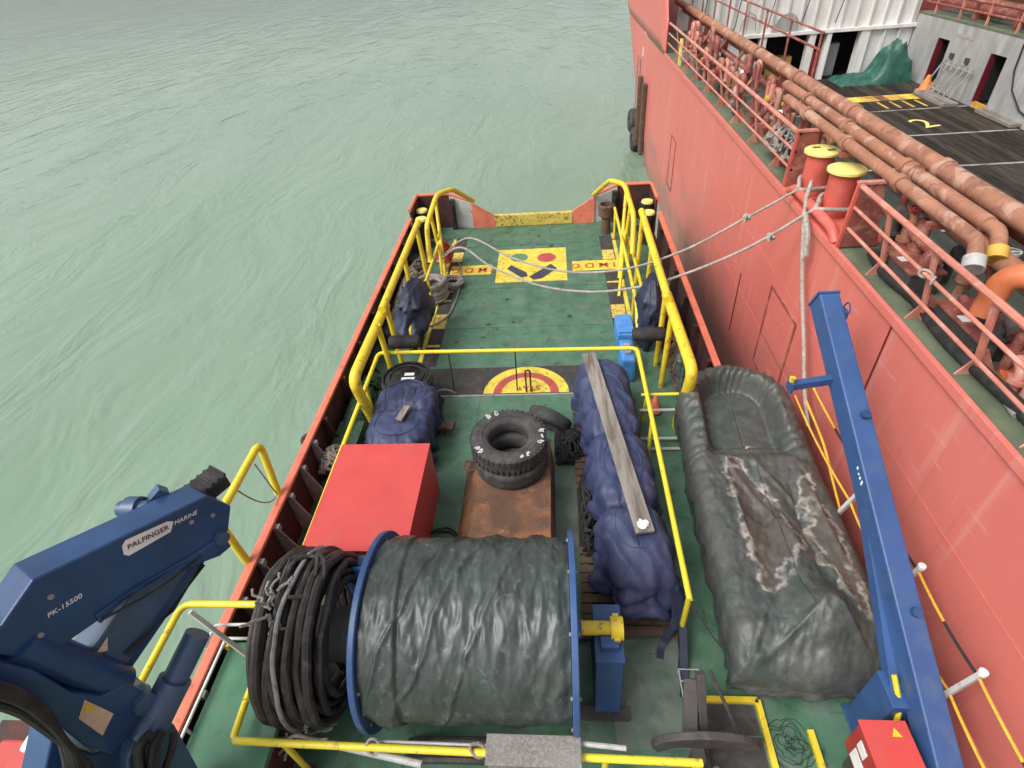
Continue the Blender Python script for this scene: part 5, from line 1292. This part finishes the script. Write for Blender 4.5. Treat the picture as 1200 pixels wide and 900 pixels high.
# high rail beside the deckhouse
t = thing('catwalk_railing', 'thin red catwalk rail above the long pipe', 'railing', (6.3, 22, 4.6))
for z in (5.15, 5.5): MB().cyl((6.35, 15.5, z), (6.35, 30.8, z), .03, 6).build('rail', 'ship_pipe_dark', t)
for k in range(8): MB().cyl((6.35, 15.6+2.1*k, 3.502), (6.35, 15.6+2.1*k, 5.52), .03, 6).build('post', 'ship_pipe_dark', t)
tangle('rope_heap', 'grey ropes and blocks heaped at the ship railing', 'rope_grey', (4.85, 12.6, WZ3+.35), .18, .7, .55, 34, .025, 77)
MB().box(4.66, 4.76, 23.5, 23.62, WZ3+.002, 4.35).build('white_post', 'bollard_yellow', ship)

# fittings on the near walkway: valves, dark bins, big hose, orange gooseneck vent
t = thing('vent', 'bright orange swan neck vent on the ship walkway', 'vent', (5.30, 4.9, WZ3))
MB().tube(fillet([(5.36, 5.25, WZ3+.002), (5.36, 5.25, WZ3+1.18), (4.95, 5.72, WZ3+1.18), (4.93, 5.74, WZ3+.62)], .34, 8), .135, 18, cap=False).build('duct', 'ship_orange', t)
MB().lathe([(.136, 0), (.24, 0), (.24, .05), (.136, .05)], (5.36, 5.25, WZ3+.003), seg=20).build('flange', 'ship_orange', t)
MB().cyl((4.93, 5.74, WZ3+.66), (4.93, 5.74, WZ3+.65), .133, 16).build('mouth', 'dark_void', t)
for nm, lab, x, y, w_, l_, h_, m in (('valve_chest', 'dark valve chest on the ship walkway by the white tag', 5.12, 7.55, .22, .42, .34, 'anchor'), ('valve_chest', 'dark drip tray box beside the orange vent', 5.2, 6.05, .26, .45, .30, 'mat_dark')):
    t = thing(nm, lab, 'box', (x, y, WZ3)); MB().box(x-w_, x+w_, y-l_, y+l_, WZ3+.003, WZ3+h_, .02).build('body', m, t)
    MB().box(x-w_-.02, x+w_+.02, y-l_-.02, y+l_+.02, WZ3+h_+.001, WZ3+h_+.03).build('rim', 'ship_pipe_dark', t)
    MB().box(x-w_+.02, x-w_+.14, y-.07, y+.07, WZ3+h_+.032, WZ3+h_+.036).build('tag', 'text_white', t)
rd = random.Random(23)
for k in range(22):
    y = 3.2+.27*k+rd.uniform(-.1, .1); x = rd.uniform(5.0, 5.7); h_ = rd.uniform(.3, .85); r_ = rd.uniform(.05, .10); m = rd.choice(('ship_pipe', 'ship_pipe_dark', 'ship_pipe_dark', 'anchor', 'ship_rail'))
    w_ = rd.choice((-.22, .22))
    e = MB().tube(fillet([(x, y, WZ3+.002), (x, y, WZ3+h_), (x+w_*.4, y+w_, WZ3+h_)], .1, 4), r_, 10).build('valve_pipe', m, ship)
    MB().lathe([(r_, 0), (r_+.04, 0), (r_+.04, .05), (r_, .05)], (x, y, WZ3+h_*.55), seg=14).build('flange', m, e)
    if k % 2 == 0: MB().lathe([(.075, -.015), (.10, -.015), (.10, .015), (.075, .015)], (x, y, WZ3+h_+.14), seg=16).cyl((x, y, WZ3+h_), (x, y, WZ3+h_+.14), .015, 6).cyl((x-.09, y, WZ3+h_+.14), (x+.09, y, WZ3+h_+.14), .012, 6).build('valve_wheel', rd.choice(('red_small', 'grey_light', 'grey_metal')), e)
MB().tube(fillet([(4.98, 8.3, WZ3+.09), (4.86, 7.6, WZ3+.09), (4.98, 6.9, WZ3+.09), (4.84, 6.0, WZ3+.09), (4.92, 5.0, WZ3+.09), (5.0, 3.5, WZ3+.09), (4.9, 1, WZ3+.09)], .6, 8), .085, 12).build('hose', 'black_rubber', None, 'thick black hose lying along the green ship walkway', 'hose')
MB().tube(fillet([(5.1, 7.4, WZ3+.05), (4.9, 6.6, WZ3+.05), (5.05, 5.8, WZ3+.05), (4.88, 4.6, WZ3+.05)], .5, 8), .045, 10).build('hose', 'grey_metal', None, 'grey hose winding beside the thick black hose', 'hose')
MB().tube([(HX+.08+.05*math.cos(a), 6.45+.14*math.sin(a*.5), WZ3+.70+.05*math.sin(a)) for a in [i*.5 for i in range(26)]], .018, 6).build('lashing', 'rope', None, 'white rope knotted round the ship railing', 'lashing')

# ================================================================== mooring lines
def line(name, label, pts, r_, m='rope', cat='mooring line'):
    return MB().tube(pts, r_, 8).build(name, m, None, label, cat)
def spline(ps, n=10):
    P_ = [Vector(p) for p in ps]; P_ = [P_[0]*2-P_[1]]+P_+[P_[-1]*2-P_[-2]]; out = []
    for i in range(1, len(P_)-2):
        for k in range(n):
            s = k/n; a, b, c, d2 = P_[i-1:i+3]
            out.append(.5*((2*b)+(c-a)*s+(2*a-5*b+4*c-d2)*s*s+(3*b-a-3*c+d2)*s**3))
    out.append(P_[-2]); return out
def through(pix, a, b):
    """rope hung in the vertical plane through a and b"""
    a, b = Vector(a), Vector(b); h = Vector((b.x-a.x, b.y-a.y, 0)).normalized(); n = Vector((-h.y, h.x, 0))
    return [a]+[onPlane(x, y, a, n) for x, y in pix]+[b]
line('mooring_line', 'upper pale mooring rope slung from the ship bollards to the stern', spline(through([(875, 255), (800, 294), (728, 316), (660, 318), (600, 302), (550, 279)], (4.55, 10.55, 3.78), (-3.35, 15.0, .55))[:], 8), .026)
line('mooring_line', 'lower sagging pale mooring rope crossing the symbol panel', spline(through([(875, 291), (800, 322), (750, 336), (690, 342), (630, 334), (575, 312), (540, 290)], (4.55, 9.7, 3.75), (-3.45, 14.6, .55)), 8), .029)
for i, pp in enumerate(([(4.55, 10.55, 3.78), (4.62, 10.75, 3.82), (4.8, 11.15, 3.8), (5.1, 11.25, 3.75)], [(4.55, 10.55, 3.78), (4.7, 10.5, 3.78), (5.0, 10.62, 3.75), (5.25, 10.75, 3.72)],
                        [(4.55, 9.7, 3.75), (4.65, 9.85, 3.8), (4.85, 10.2, 3.8), (5.2, 10.3, 3.78)], [(4.55, 9.7, 3.75), (4.65, 9.6, 3.78), (4.9, 9.62, 3.75), (5.3, 9.7, 3.7)])):
    line('rope_eye', ['frayed rope eye leg behind the scuffed bollard', 'frayed rope eye leg between the two ship bollards', 'thick rope eye leg behind the clean topped bollard', 'thick rope eye leg in front of the clean topped bollard'][i], spline(pp, 6), .038, 'rope', 'rope')
for i, pp in enumerate((through([(875, 255)], (4.55, 10.55, 3.78), (-3.35, 15.0, .55))[1], through([(903, 278)], (4.55, 9.7, 3.75), (-3.45, 14.6, .55))[1])):
    MB().tube([pp+Vector((.05*math.cos(a), .05*math.sin(a*1.7), .05*math.sin(a))) for a in [k*.6 for k in range(22)]], .03, 6).build('rope_knot', 'rope', None, ['knot in the upper mooring rope', 'knot in the lower mooring rope'][i], 'knot')
line('hanging_rope', 'pale rope hanging straight down the red hull from the bollards', spline([(4.66, 10.35, 4.0), (4.52, 10.05, 3.75), (4.45, 9.7, 3.4), onX(940, 330, 4.42), onX(942, 400, 4.40), onX(943, 460, 4.38), onX(947, 500, 4.36)], 8), .034)
line('hanging_rope', 'loose tail of rope knotted to the long hanging rope', spline([onX(943, 250, 4.40), onX(946, 275, 4.38), onX(944, 300, 4.40)], 6), .05)
line('side_rope', 'orange rope hanging between red hull and boat cover', spline([onX(945, 470, 4.2), onX(965, 520, 4.2), onX(975, 560, 4.2), onX(985, 600, 4.2)], 6), .02, 'rope_yellow', 'rope')
line('deck_rope', 'thin grey rope trailing over the grip strip to the rope coil', spline([(-3.0, 15.5, .03), (-2.86, 14.9, .04), (-2.8, 13.6, .035), (-2.9, 12.6, .035), (-3.1, 12.2, .035), (-3.35, 12.0, .03)], 8), .026, 'rope_grey', 'rope')
